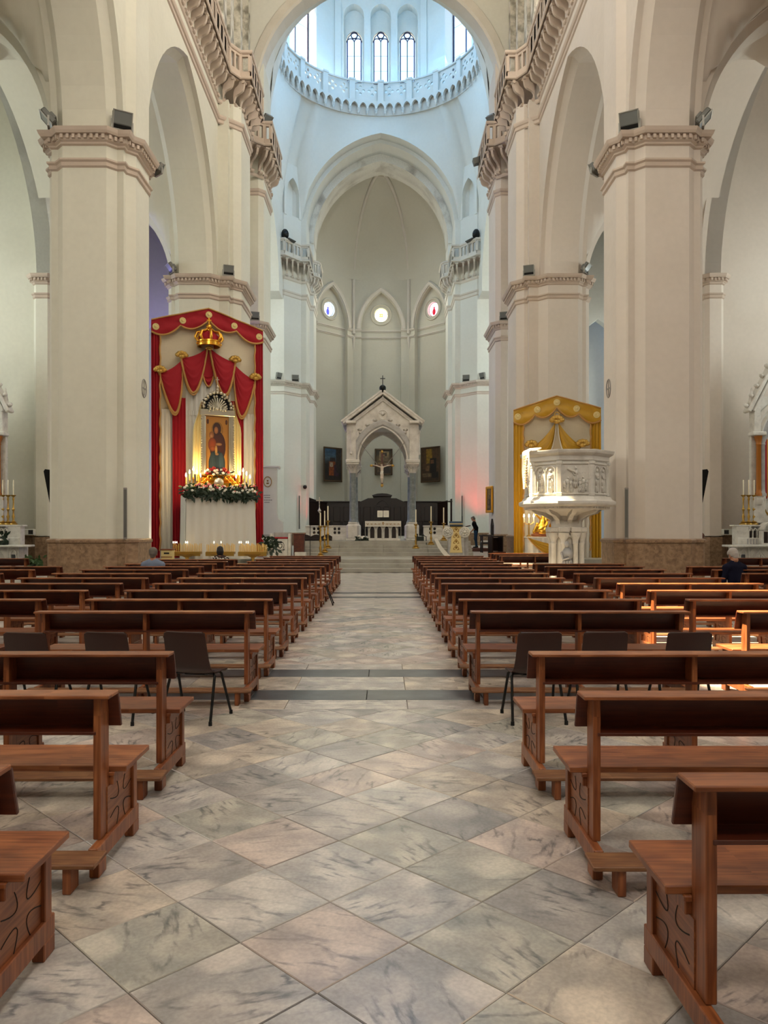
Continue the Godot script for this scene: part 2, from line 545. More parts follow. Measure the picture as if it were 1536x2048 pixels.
# ------------------------------------------------------------------ camera, sky, sun, daylight
func look() -> void:
	var cam := Camera3D.new()
	cam.name = "camera"
	cam.position = V(.21, 1.7, 0)
	cam.projection = Camera3D.PROJECTION_FRUSTUM
	cam.near = .1
	cam.far = 200
	cam.size = .1 * 2048.0 / 1550.0
	cam.frustum_offset = Vector2(.1 * 1.0 / 1550.0, .1 * 34.0 / 1550.0)
	add_child(cam)
	cam.current = true
	var sky := ProceduralSkyMaterial.new()
	sky.sky_top_color = Color(.55, .74, .98)
	sky.sky_horizon_color = Color(.86, .93, 1.0)
	sky.ground_bottom_color = Color(.5, .48, .44)
	sky.ground_horizon_color = Color(.75, .78, .8)
	sky.sky_energy_multiplier = 1.0
	var e := Environment.new()
	e.background_mode = Environment.BG_SKY
	e.sky = Sky.new()
	e.sky.sky_material = sky
	e.tonemap_mode = Environment.TONE_MAPPER_LINEAR
	e.tonemap_exposure = 4.7
	e.sdfgi_enabled = true
	e.ssao_enabled = true
	e.ssil_enabled = true
	var we := WorldEnvironment.new()
	we.name = "surroundings"
	we.environment = e
	add_child(we)
	var sun := DirectionalLight3D.new()
	sun.name = "sun"
	add_child(sun)
	sun.look_at_from_position(V(-11.2, 24, -.35), Vector3(0, 0, 0))
	sun.light_color = Color(1.0, .90, .72)
	sun.light_energy = 3.5
	sun.light_angular_distance = .6
	sun.shadow_enabled = true
	sun.sky_mode = DirectionalLight3D.SKY_MODE_LIGHT_ONLY
	var warm := Color(1.0, .97, .92)
	var cool := Color(.56, .79, 1.0)
	var white := Color(.96, 1.0, .98)
	daylight(V(0, 19, 7.7), V(0, -.15, -1), Vector2(8, 8), warm, 46)
	for z in [16.45, 28.55]:
		daylight(V(6.7, 26.5, -z), V(-1, -.35, 0), Vector2(6, 6), warm, 17)
		daylight(V(-6.7, 26.5, -z), V(1, -.35, 0), Vector2(6, 6), warm, 11, false)
	daylight(V(6.7, 26.5, -3), V(-1, -.3, 0), Vector2(6, 6), warm, 18)
	daylight(V(-6.7, 26.5, -3), V(1, -.3, 0), Vector2(6, 6), warm, 18)
	for s in [-1.0, 1.0]:
		daylight(V(21.7 * s, 11, -28.6), V(-s, -.1, 0), Vector2(4, 7), white, 9 if s < 0 else 7)
		daylight(V(21.7 * s, 11, -14), V(-s, -.1, 0), Vector2(6, 7), warm, 9 if s < 0 else 5)
		daylight(V(16.6 * s, 14, -50.5), V(-s, -.05, 0), Vector2(6, 9), white, 20)
	daylight(V(-15.0, 8, -38.2), V(1, 0, 0), Vector2(2.4, 6), Color(.62, .58, 1.0), 4)
	daylight(V(15.0, 8, -38.2), V(-1, 0, 0), Vector2(2.4, 6), white, 3)
	for k in [-1, 0, 1]:
		var a: float = k * PI / 4
		daylight(V(sin(a) * 5.6, 20.98, -63.4 - cos(a) * 5.6), V(-sin(a), -.25, cos(a)), Vector2(1.0, 1.0), Color(1.0, .97, .88), 4, false)
	for k in 8:
		var a := TAU * k / 8.0
		daylight(V(sin(a) * 7.3, 38.2, -51 + cos(a) * 7.3), V(-sin(a), -.55, -cos(a)), Vector2(4.6, 4), cool, 8, false)

var n_win := 0
func daylight(at: Vector3, to: Vector3, size: Vector2, c: Color, energy: float, pane := true) -> void:
	n_win += 1
	var l := AreaLight3D.new()
	l.name = "daylight_%03d" % n_win
	l.area_size = size
	l.light_color = c
	l.light_energy = energy
	l.light_size = 1.0
	l.shadow_enabled = true
	l.set("area_range", 90.0)
	add_child(l)
	l.look_at_from_position(at, at + to)
	if pane:
		var g := b(Transform3D(l.basis, at - to.normalized() * .06))
		g.box(Vector3.ZERO, V(size.x, size.y, .06))
		var m := StandardMaterial3D.new()
		m.albedo_color = Color(.8, .8, .8)
		m.emission_enabled = true
		m.emission = c
		m.emission_energy_multiplier = 1.2
		struct("window", g, m)

# ------------------------------------------------------------------ the building
const R := Vector3(1, 1, -1)
func S(s: float) -> Transform3D: return Transform3D(Basis.from_scale(Vector3(s, 1, -1)), Vector3.ZERO)     # (x, y, distance) of the right side; s = -1 mirrors it
func SZ(s: float, z: float) -> Transform3D: return S(s) * Transform3D(Basis(V(0, 0, 1), V(0, 1, 0), V(1, 0, 0)), V(0, 0, z))   # u along the nave, w across
func SX(s: float, x: float, z: float) -> Transform3D: return S(s) * Transform3D(Basis.IDENTITY, V(x, 0, z))

const PIER := [-.6, -1.22, .6, -1.22, .82, -1.0, 1, -1, 1, -.82, 1.22, -.6, 1.22, .6, 1, .82, 1, 1, .82, 1, .6, 1.22, -.6, 1.22, -.82, 1, -1, 1, -1, .82, -1.22, .6, -1.22, -.6, -1, -.82, -1, -1, -.82, -1]
const CORNICE := [0, 12.22, .06, 12.25, .06, 12.30, .12, 12.34, .12, 12.48, .22, 12.48, .26, 12.54, .29, 12.63, 0, 12.66]
const ASTRAGAL := [0, 11.62, .05, 11.66, .05, 11.76, .10, 11.80, .10, 11.85, 0, 11.88]

func at_plan(a: Array, x: float, z: float) -> PackedVector2Array:
	var r := PackedVector2Array()
	for i in range(0, a.size(), 2): r.append(Vector2(a[i] + x, a[i + 1] + z))
	return r

func dentils(st: B, path: PackedVector2Array, out: float, y0: float, y1: float, pitch: float, closed := true, side := 1.0) -> void:
	var sgn := side
	if closed:
		var area := 0.0
		for i in path.size(): area += path[i].cross(path[(i + 1) % path.size()])
		sgn = signf(area)
	var p := B.offset(path, out, closed, sgn)
	var keep := st.t
	for i in (p.size() if closed else p.size() - 1):
		var a := p[i]
		var q := p[(i + 1) % p.size()]
		var d := q - a
		var k := int(d.length() / pitch)
		if k < 1: continue
		var o := Vector2(d.y, -d.x).normalized() * sgn
		for j in k:
			var c := a + d * ((j + .5) / k)
			st.t = keep * Transform3D(Basis(V(d.normalized().x, 0, d.normalized().y), V(0, 1, 0), V(o.x, 0, o.y)), V(c.x, (y0 + y1) / 2, c.y))
			st.box(V(0, 0, .035), V(pitch * .52, y1 - y0, .07))
	st.t = keep

func pier(s: float, poly: PackedVector2Array, label: String, top := 12.7, up_to := 0.0, respond := PackedVector2Array(), cool := false, dz := 0.0) -> Node3D:
	var side := "plaster_right" if s > 0 else "plaster"
	var wall: Material = M["plaster_cool" if cool else side]
	var trim: Material = M["trim_cool" if cool else "trim"]
	var o := setting("pier", label)
	put("shaft", b(S(s)).plan(poly, dz + 1.4, top, false), wall, o)
	var so := b(S(s))
	var wide := B.offset(poly, .06, true, signf(B_area(poly)))
	so.plan(wide, dz, dz + 1.32, true)
	so.mould(poly, VV([.06, dz + 1.30, .10, dz + 1.33, .10, dz + 1.39, .05, dz + 1.42, 0, dz + 1.43]))
	so.mould(poly, VV([.16, dz, .16, dz + .12, .12, dz + .15, .06, dz + .17]))
	put("socle", so, M.socle, o)
	put("cornice", b(S(s)).mould(poly, VV(CORNICE)), trim, o)
	put("astragal", b(S(s)).mould(poly, VV(ASTRAGAL)), trim, o)
	var de := b(S(s))
	dentils(de, poly, .12, 12.36, 12.47, .145)
	tag(put("dentils", de, trim, o), "", "", "", "stuff")
	if up_to > 0.0:
		put("upper_respond", b(S(s)).plan(respond, top - .1, up_to), wall, o)
	return o

func B_area(p: PackedVector2Array) -> float:
	var a := 0.0
	for i in p.size(): a += p[i].cross(p[(i + 1) % p.size()])
	return a

func bay_wall(half: float, rr: float, y0: float, l0: float, l1: float, y1: float) -> PackedVector2Array:
	var p := B.curve(half, rr, y0)
	p.append(Vector2(l0, y0)); p.append(Vector2(l0, y1)); p.append(Vector2(l1, y1)); p.append(Vector2(l1, y0))
	return p

func lancets(st: B, l0: float, l1: float, y0: float, y1: float, centres: Array, wh: float, wb: float, ws: float, rr: float, w0: float, w1: float) -> void:
	var c := B.curve(wh, rr, ws, 0.0, 6)
	var n := 7
	for i in centres.size() + 1:
		var p := PackedVector2Array()
		p.append(Vector2(l0 if i == 0 else centres[i - 1], y0))
		p.append(Vector2(l1 if i == centres.size() else centres[i], y0))
		if i < centres.size():
			p.append(Vector2(centres[i], wb)); p.append(Vector2(centres[i] - wh, wb))
			for k in n: p.append(Vector2(centres[i] - c[k].x, c[k].y))
			p.append(Vector2(centres[i], y1))
		else:
			p.append(Vector2(l1, y1))
		if i > 0:
			p.append(Vector2(centres[i - 1], y1))
			for k in n: p.append(Vector2(centres[i - 1] + c[n - 1 - k].x, c[n - 1 - k].y))
			p.append(Vector2(centres[i - 1] + wh, wb)); p.append(Vector2(centres[i - 1], wb))
		else:
			p.append(Vector2(l0, y1))
		st.extr(p, w0, w1)

func lancet_window(parent: Node, tf: Transform3D, wh: float, wb: float, ws: float, rr: float, m: Material, tracery := true) -> void:   # frame, mullion, pane in the local xy plane
	var f := b(tf)
	f.arch(wh, rr, ws, VV([-.09, -.05, -.09, .05, 0, .05]), 6)
	for g in [-1, 1]: f.box(V(g * (wh - .045), (wb + ws) / 2, 0), V(.09, ws - wb, .1))
	f.box(V(0, wb + .14, 0), V(wh * 2, .28, .12))
	f.box(V(0, (wb + ws) / 2, 0), V(.07, ws - wb, .08))
	if tracery:
		var r := wh * .42
		var cy := ws + wh * .75
		var ring := []
		for k in 17: ring.append(V(cos(TAU * k / 16) * r, cy + sin(TAU * k / 16) * r, 0))
		f.tube(ring, .05, 6, false)
		for g in [-1, 1]:
			var a := []
			for k in 9: a.append(V(g * wh * .5 + cos(PI * k / 8) * wh * .5, ws - .1 + sin(PI * k / 8) * wh * .5, 0))
			f.tube(a, .04, 6, false)
	put("frame", f, m, parent)
	var bars := b(tf)
	for k in 2:
		bars.box(V(0, wb + (ws - wb) * (k + 1) / 3.0, 0), V(wh * 2, .018, .02))
	put("glazing_bars", bars, m, parent)
	var c := B.curve(wh, rr, ws, 0.0, 6)
	c.append(Vector2(-wh, wb)); c.append(Vector2(wh, wb))
	put("pane", b(tf).extr(c, -.01, .01), M.clear_glass, parent)

func holes(st: B, x0: float, y0: float, cw: float, ch: float, r: float, w0: float, w1: float) -> void:    # a rectangular cell with a round hole through it
	var n := 16
	var c := Vector2(x0 + cw / 2, y0 + ch / 2)
	var o := []
	var q := []
	for k in n:
		var a := TAU * k / n + PI / n
		var d := Vector2(cos(a), sin(a))
		q.append(c + d * r)
		var e := minf(cw / 2 / maxf(absf(d.x), 1e-6), ch / 2 / maxf(absf(d.y), 1e-6))
		o.append(c + d * e)
	for k in n:
		var j := (k + 1) % n
		for w in [w0, w1]:
			var m := V(0, 0, signf(w - (w0 + w1) / 2))
			st.quad(V(q[k].x, q[k].y, w), V(q[j].x, q[j].y, w), V(o[j].x, o[j].y, w), V(o[k].x, o[k].y, w), m)
			if absf(o[k].x - o[j].x) > 1e-4 and absf(o[k].y - o[j].y) > 1e-4:
				var cor := Vector2(c.x + signf(o[k].x + o[j].x - 2 * c.x) * cw / 2, c.y + signf(o[k].y + o[j].y - 2 * c.y) * ch / 2)
				st.tri(V(o[k].x, o[k].y, w), V(o[j].x, o[j].y, w), V(cor.x, cor.y, w), m, m, m)
		var mid: Vector2 = c - (q[k] + q[j]) / 2
		st.quad(V(q[k].x, q[k].y, w0), V(q[j].x, q[j].y, w0), V(q[j].x, q[j].y, w1), V(q[k].x, q[k].y, w1), V(mid.x, mid.y, 0).normalized())

func nave_side(s: float) -> void:
	var wall: Material = M["plaster_right" if s > 0 else "plaster"]
	var w := "left" if s < 0 else "right"
	var side := "on the left" if s < 0 else "on the right"
	# the arcade wall
	var o := setting("wall_" + w)
	var st := b(SZ(s, 28.55)).extr(bay_wall(5.05, 6.72, 12.6, -6.05, 6.05, 20.5), 7, 9)
	st.t = SZ(s, 16.45)
	st.extr(bay_wall(5.05, 6.72, 12.6, -6.05, 6.05, 20.5), 7, 9)
	st.t = SZ(s, 4.35)
	st.extr(bay_wall(5.05, 6.72, 12.6, -14, 6.05, 20.5), 7, 9)
	st.t = SZ(s, 39.1)
	st.extr(bay_wall(1.9, 7.4, 12.6, -4.5, 5.2, 20.5), 7, 9)
	st.t = S(s)
	st.box(V(8, 16, -5), V(2, 32, 8))
	put("arcade_wall", st, wall, o)
	var band := [.22, -.82, 0, -.6, 0, .6, .22, .82]
	for z in [16.45, 28.55]:
		put("arch_order", b(SZ(s, z) * Transform3D(Basis.IDENTITY, V(0, 0, 8))).arch(4.83, 6.5, 12.6, VV(band)), wall, o)
	put("arch_order", b(SZ(s, 39.1) * Transform3D(Basis.IDENTITY, V(0, 0, 8))).arch(1.68, 7.18, 12.6, VV(band)), wall, o)
	put("string_course", b(S(s)).mould(PV([7, 4, 7, 33.6, 6.4, 34.1, 6.1, 34.4, 6.1, 36.65, 6.4, 36.9, 7, 37.2, 7, 40.9, 6.4, 40.9, 6.15, 41.15, 6.15, 43.6]),
		VV([0, 19.30, .05, 19.34, .05, 19.46, .10, 19.50, .13, 19.58, .13, 19.64, 0, 19.68]), false, -1.0), M.trim, o)
	# the clerestory above the gallery
	var cl := b(S(s) * Transform3D(Basis(V(0, 0, 1), V(0, 1, 0), V(1, 0, 0)), Vector3.ZERO))
	if s < 0:
		lancets(cl, -9, 22.5, 20.4, 32, [8.6, 10.4, 12.2, 21.0], .72, 23.0, 29, 1.3, 7, 7.7)
		lancets(cl, 22.5, 41, 20.4, 32, [26.35, 28.55, 30.75], .72, 23.0, 29, 1.3, 7, 7.7)
	else:
		cl.extr(PV([-9, 20.4, 41, 20.4, 41, 32, -9, 32]), 7, 7.7)
	put("clerestory", cl, wall, o)
	if s < 0:
		for z in [8.6, 10.4, 12.2, 21.0, 26.35, 28.55, 30.75]:
			var win := setting("window")
			lancet_window(win, SZ(s, z) * Transform3D(Basis.IDENTITY, V(0, 0, 7.4)), .72, 23.0, 29, 1.3, M.lamp_body, false)
	# plaster strips on the clerestory, flaking
	for z in [33.7, 35.3, 37.6, 39.8]:
		put("pilaster_strip", b(S(s)).box(V(6.85, 27.2, z), V(.34, 9.2, .7 if z < 37 else .5)), M.peeling, o)
	# piers
	pier(s, at_plan(PIER, 8, 10.4), "")
	pier(s, at_plan(PIER, 8, 22.5), "compound pier nearest the camera %s, cream plaster over a brown marble base" % side, 12.7, 20.4, at_plan([-1, -.82, -1.22, -.6, -1.22, .6, -1, .82], 8, 22.5))
	pier(s, PV([7.3, 33.4, 8.6, 33.4, 8.84, 33.64, 9.0, 33.64, 9.0, 33.8, 9.22, 34.0, 9.22, 36.4, 9.0, 36.62, 9.0, 37.0, 8.62, 37.2, 7.4, 37.2, 7.2, 37.0, 6.7, 37.0, 6.4, 36.95, 6.1, 36.65, 6.1, 34.4, 6.4, 34.1, 6.55, 34.1, 6.55, 33.75, 6.95, 33.75]),
		"broad second pier %s behind the festive canopy" % side, 12.7, 20.4, PV([7.1, 33.75, 6.55, 33.75, 6.55, 34.1, 6.4, 34.1, 6.1, 34.4, 6.1, 36.65, 6.4, 36.95, 7.1, 37.0]))
	pier(s, PV([6.15, 41.15, 6.4, 40.9, 6.75, 40.9, 6.95, 41.15, 7.3, 41.15, 7.45, 41.0, 8.55, 41.0, 8.7, 41.15, 9.3, 41.15, 9.3, 44.3, 7.3, 44.3, 7.1, 43.9, 6.4, 43.9, 6.15, 43.65]),
		"western crossing pier %s under the round arch" % side, 12.7, 26.4, PV([6.15, 41.15, 6.4, 40.9, 9.0, 40.9, 9.0, 44.3, 7.1, 43.9, 6.4, 43.9, 6.15, 43.65]))
	pier(s, PV([9.8, 57, 7.1, 57, 6.0, 58.3, 5.6, 58.3, 5.6, 61, 5.3, 61.2, 5.3, 63.4, 9.8, 63.4]),
		"eastern crossing pier %s beside the chancel, pale and bluish" % side, 12.7, 25.0, PV([9.8, 57, 7.1, 57, 6.0, 58.3, 5.6, 58.3, 5.6, 61, 5.3, 61.2, 5.3, 63.4, 9.8, 63.4]), true, 0.0)
	var tr := b(S(s)).mould(PV([9.8, 57, 7.1, 57, 6.0, 58.3, 5.6, 58.3, 5.6, 61, 5.3, 61.2, 5.3, 63.4]), VV([0, 18.9, .06, 18.95, .06, 19.15, .12, 19.2, .14, 19.3, 0, 19.36]), false, -1.0)
	struct("trim_1" if s < 0 else "trim_2", tr, M.trim_cool)
	# aisle and chapel beyond the arcade
	var ai := setting("wall_aisle_" + w)
	var aw := b(SX(s, 11.6, 22.5)).extr(bay_wall(2.33 + .22, 4.5, 12.6, -2.7, 2.9, 23), -.9, .9)
	aw.t = SX(s, 11.6, 35)
	aw.extr(bay_wall(2.33 + .22, 4.5, 12.6, -2.7, 2.9, 23), -.7, .7)
	put("transverse_wall", aw, wall, ai)
	for z in [22.5, 35.0]:
		put("arch_order", b(SX(s, 11.6, z)).arch(2.33, 4.28, 12.6, VV([.22, -.78, 0, -.58, 0, .58, .22, .78])), wall, ai)
	var ch := b(SZ(s, 28.55)).extr(bay_wall(5.2, 7.5, 12.6, -6.0, 6.4, 23), 14.2, 14.9)
	ch.t = SZ(s, 10.4)
	ch.extr(bay_wall(9, 9.2, 8, -20, 12, 23), 14.2, 14.9)
	put("chapel_wall", ch, wall, ai)
	var ew := b(S(s))
	ew.box(V(18.4, 11.5, 34.2), V(8, 23, .6))
	ew.box(V(22.2, 11.5, 14), V(.6, 23, 44))
	put("end_wall", ew, wall, ai)
	put("chapel_arch", b(SZ(s, 28.55)).arch(5.2, 7.5, 12.6, VV([.55, 14.2, .55, 14.05, .45, 13.98, 0, 13.98, 0, 14.9])), M.flaked if s < 0 else wall, ai)
	var pp := PV([14.1, 36, 14.1, 33.5, 14.25, 33.35, 14.75, 33.35, 14.9, 33.5, 14.9, 34, 14.2, 36])
	put("wall_respond", b(S(s)).plan(pp, 1.4, 12.7), wall, ai)
	var rs := b(S(s)).plan(B.offset(pp, .05, true, signf(B_area(pp))), 0, 1.36)
	rs.box(V(18.5, .7, 33.86), V(7.2, 1.4, .1))
	rs.box(V(18.5, 1.42, 33.84), V(7.2, .06, .16))
	put("socle", rs, M.socle, ai)
	put("cornice", b(S(s)).mould(pp, VV(CORNICE)), M.trim, ai)
	put("astragal", b(S(s)).mould(pp, VV(ASTRAGAL)), M.trim, ai)
	var de := b(S(s))
	dentils(de, pp, .12, 12.36, 12.47, .145)
	tag(put("dentils", de, M.trim, ai), "", "", "", "stuff")
	put("outer_pier", b(S(s)).plan(at_plan(PIER, 15.2, 22.5), 0, 12.7), wall, ai)
	# groined vault over the aisle
	var va := b(S(s))
	for bay in [[4.35, 5.05], [16.45, 5.05], [28.7, 5.2]]:
		var cz: float = bay[0]
		var hz: float = bay[1] + .9
		var rows := []
		for i in 25:
			var row := []
			var dz := -hz + 2 * hz * i / 24.0
			for j in 19:
				var dx := -2.7 + 5.6 * j / 18.0
				row.append(V(11.6 + dx, maxf(arc_y(dx - .1, 2.7, 4.9), arc_y(dz, 5.25, 6.9)), cz + dz))
			rows.append(row)
		va.grid(rows, s > 0)
	struct("ceiling_aisle_" + w, va, wall)
	struct("ceiling_chapel_" + w, b(S(s)).box(V(15, 23.3, 16), V(15, .6, 56)), wall)
	# beyond the aisle, the chapel by the transept
	var bw := setting("wall_transept_" + w)
	var be := b(SX(s, 11.6, 41.2)).extr(bay_wall(1.7, 3.6, 9.8, -2.8, 5, 23), 0, .5)
	be.t = S(s)
	be.box(V(9.0, 5, 41.45), V(.8, 10.2, .5)); be.box(V(14.9, 5, 41.45), V(3.2, 10.2, .5))
	be.box(V(15.4, 11.5, 38), V(.6, 23, 7)); be.box(V(16.9, 16, 50.5), V(.5, 33, 14)); be.box(V(12, 16, 57.5), V(10, 33, .6)); be.box(V(12.5, 32.5, 50.5), V(10, .6, 15)); be.box(V(12.9, 16, 43.9), V(8, 33, .5))
	put("transept_wall", be, M.plaster_cool, bw)
	gallery(s, w)

func arc_y(u: float, half: float, rr: float) -> float:
	var e := rr - half
	var x := absf(u) + e
	return 12.4 + sqrt(maxf(0.0, rr * rr - x * x))

func parapet(o: Node3D, s: float, path: PackedVector2Array, y0: float, y1: float, m: Material, pitch: float) -> void:    # pierced panels, posts, coping and floor along (x, z) points
	for i in path.size() - 1:
		var a := path[i]
		var q := path[i + 1]
		var d := q - a
		var n := maxi(1, roundi(d.length() / pitch))
		var dn := d.normalized()
		for k in n:
			var c := a + d * ((k + .5) / n)
			var w := d.length() / n
			var st := b(S(s) * Transform3D(Basis(V(dn.x, 0, dn.y), V(0, 1, 0), V(-dn.y, 0, dn.x)), V(c.x, 0, c.y)))
			var h := y1 - y0
			st.box(V(0, y0 + h * .11, 0), V(w, h * .22, .12))
			st.box(V(0, y0 + h * .84, 0), V(w, h * .12, .12))
			var ns := 3 if w > .62 else 2
			for j in ns:
				st.box(V(-w / 2 + w * j / (ns - 1.0), y0 + h * .5, 0), V(w * .30 if j % 2 == 0 else w * .14, h * .58, .12))
			st.box(V(-w / 2 + .05, y0 + h / 2, 0), V(.10, h, .17))
			put("panel", st, m, o)
	var cop := b(S(s)).mould(path, VV([-.10, y1 - .14, .10, y1 - .14, .13, y1 - .09, .13, y1, -.10, y1]), false, -1.0)
	cop.mould(path, VV([.09, y0 - .12, .13, y0 - .08, .13, y0, .05, y0 + .05]), false, -1.0)
	put("coping", cop, m, o)

func scroll_bracket(depth: float, h: float) -> ArrayMesh:     # an S shaped console: local x outwards, y up, centred on z
	var top := []
	var low := []
	for i in 11:
		var t := i / 10.0
		var x := depth * (.02 + .98 * (t - .13 * sin(TAU * t)))
		var y := -h + h * (t + .12 * sin(TAU * t) * .9)
		low.append(Vector2(x, y))
	var p := PackedVector2Array()
	for q in low: p.append(q)
	p.append(Vector2(depth, 0)); p.append(Vector2(depth * .72, 0))
	for i in range(8, -1, -1):
		var q: Vector2 = low[i]
		p.append(Vector2(maxf(0.0, q.x - .03) * .62, minf(0.0, q.y + .24 * h + .05)))
	var st := b()
	st.extr(p, -.06, .06)
	st.tube([V(depth * .93, -.06, -.11), V(depth * .93, -.06, .11)], .075, 8)
	st.tube([V(.08, -h + .04, -.10), V(.08, -h + .04, .10)], .08, 8)
	return st.mesh()

func brackets(o: Node3D, s: float, path: PackedVector2Array, wallpath: PackedVector2Array, y: float, m: Material, mesh_: ArrayMesh, pitch: float) -> void:
	for i in path.size() - 1:
		var d := path[i + 1] - path[i]
		var dw := wallpath[i + 1] - wallpath[i]
		if dw.length() < .1: continue
		var n := maxi(1, roundi(dw.length() / pitch))
		for k in n:
			var q := path[i] + d * ((k + .5) / n)
			var a := wallpath[i] + dw * ((k + .5) / n)
			var e := q - a
			var dir := e.normalized()
			var t := S(s) * Transform3D(Basis(V(dir.x, 0, dir.y) * (e.length() / .5), V(0, 1, 0), V(-dir.y, 0, dir.x)), V(a.x, y, a.y))
			if s < 0 != (t.basis.determinant() < 0): pass
			var mi := MeshInstance3D.new()
			mi.mesh = mesh_
			mi.material_override = m
			mi.name = "bracket"
			if t.basis.determinant() < 0: t.basis = Basis(t.basis.x, t.basis.y, -t.basis.z)
			mi.transform = t
			o.add_child(mi, true)

func gallery(s: float, w: String) -> void:
	var o := setting("gallery", "bracketed plaster gallery running above the nave arcade on the " + w)
	var path := PV([6.5, 24, 6.5, 33.5, 6.1, 34.1, 5.67, 34.1, 5.67, 37.4, 6.1, 37.9, 6.5, 37.9, 6.5, 39.5, 5.95, 40.0, 5.62, 40.0, 5.62, 43.8])
	var wp := PV([7.0, 24, 7.0, 33.6, 6.6, 34.1, 6.2, 34.4, 6.1, 36.9, 6.4, 37.2, 7.0, 37.3, 7.0, 40.3, 6.5, 40.7, 6.2, 41.0, 6.12, 43.6])
	parapet(o, s, path, 21.55, 22.7, M.trim, .72)
	var fl := path.duplicate()
	fl.append(Vector2(7.2, 43.8)); fl.append(Vector2(7.2, 24))
	put("gallery_floor", b(S(s)).plan(fl, 21.40, 21.56), M.trim, o)
	put("wall_moulding", b(S(s)).mould(wp, VV([0, 20.2, .05, 20.24, .08, 20.34, 0, 20.38]), false, -1.0), M.trim, o)
	brackets(o, s, path, wp, 21.4, M.trim, scroll_bracket(.5, 1.05), .52)
	var e := setting("gallery", "white bracketed balcony round the chancel pier on the " + w)
	var p2 := PV([8.6, 55.9, 6.95, 55.9, 5.9, 57.3, 5.35, 57.3, 5.35, 60.6, 5.0, 60.9, 4.85, 61.2, 4.85, 63.2])
	var w2 := PV([8.6, 57.0, 7.1, 57.0, 6.0, 58.3, 5.6, 58.35, 5.6, 60.9, 5.45, 61.1, 5.3, 61.3, 5.3, 63.2])
	parapet(e, s, p2, 21.55, 22.7, M.trim_cool, .72)
	var f2 := p2.duplicate()
	f2.append(Vector2(5.4, 63.2)); f2.append(Vector2(5.7, 58.4)); f2.append(Vector2(6.1, 58.4)); f2.append(Vector2(7.2, 57.1)); f2.append(Vector2(8.6, 57.1))
	put("gallery_floor", b(S(s)).plan(f2, 21.40, 21.56), M.trim_cool, e)
	put("wall_moulding", b(S(s)).mould(w2, VV([0, 20.1, .08, 20.16, .12, 20.3, 0, 20.34]), false, -1.0), M.trim_cool, e)
	brackets(e, s, p2, w2, 21.4, M.trim_cool, scroll_bracket(.5, 1.05), .6)

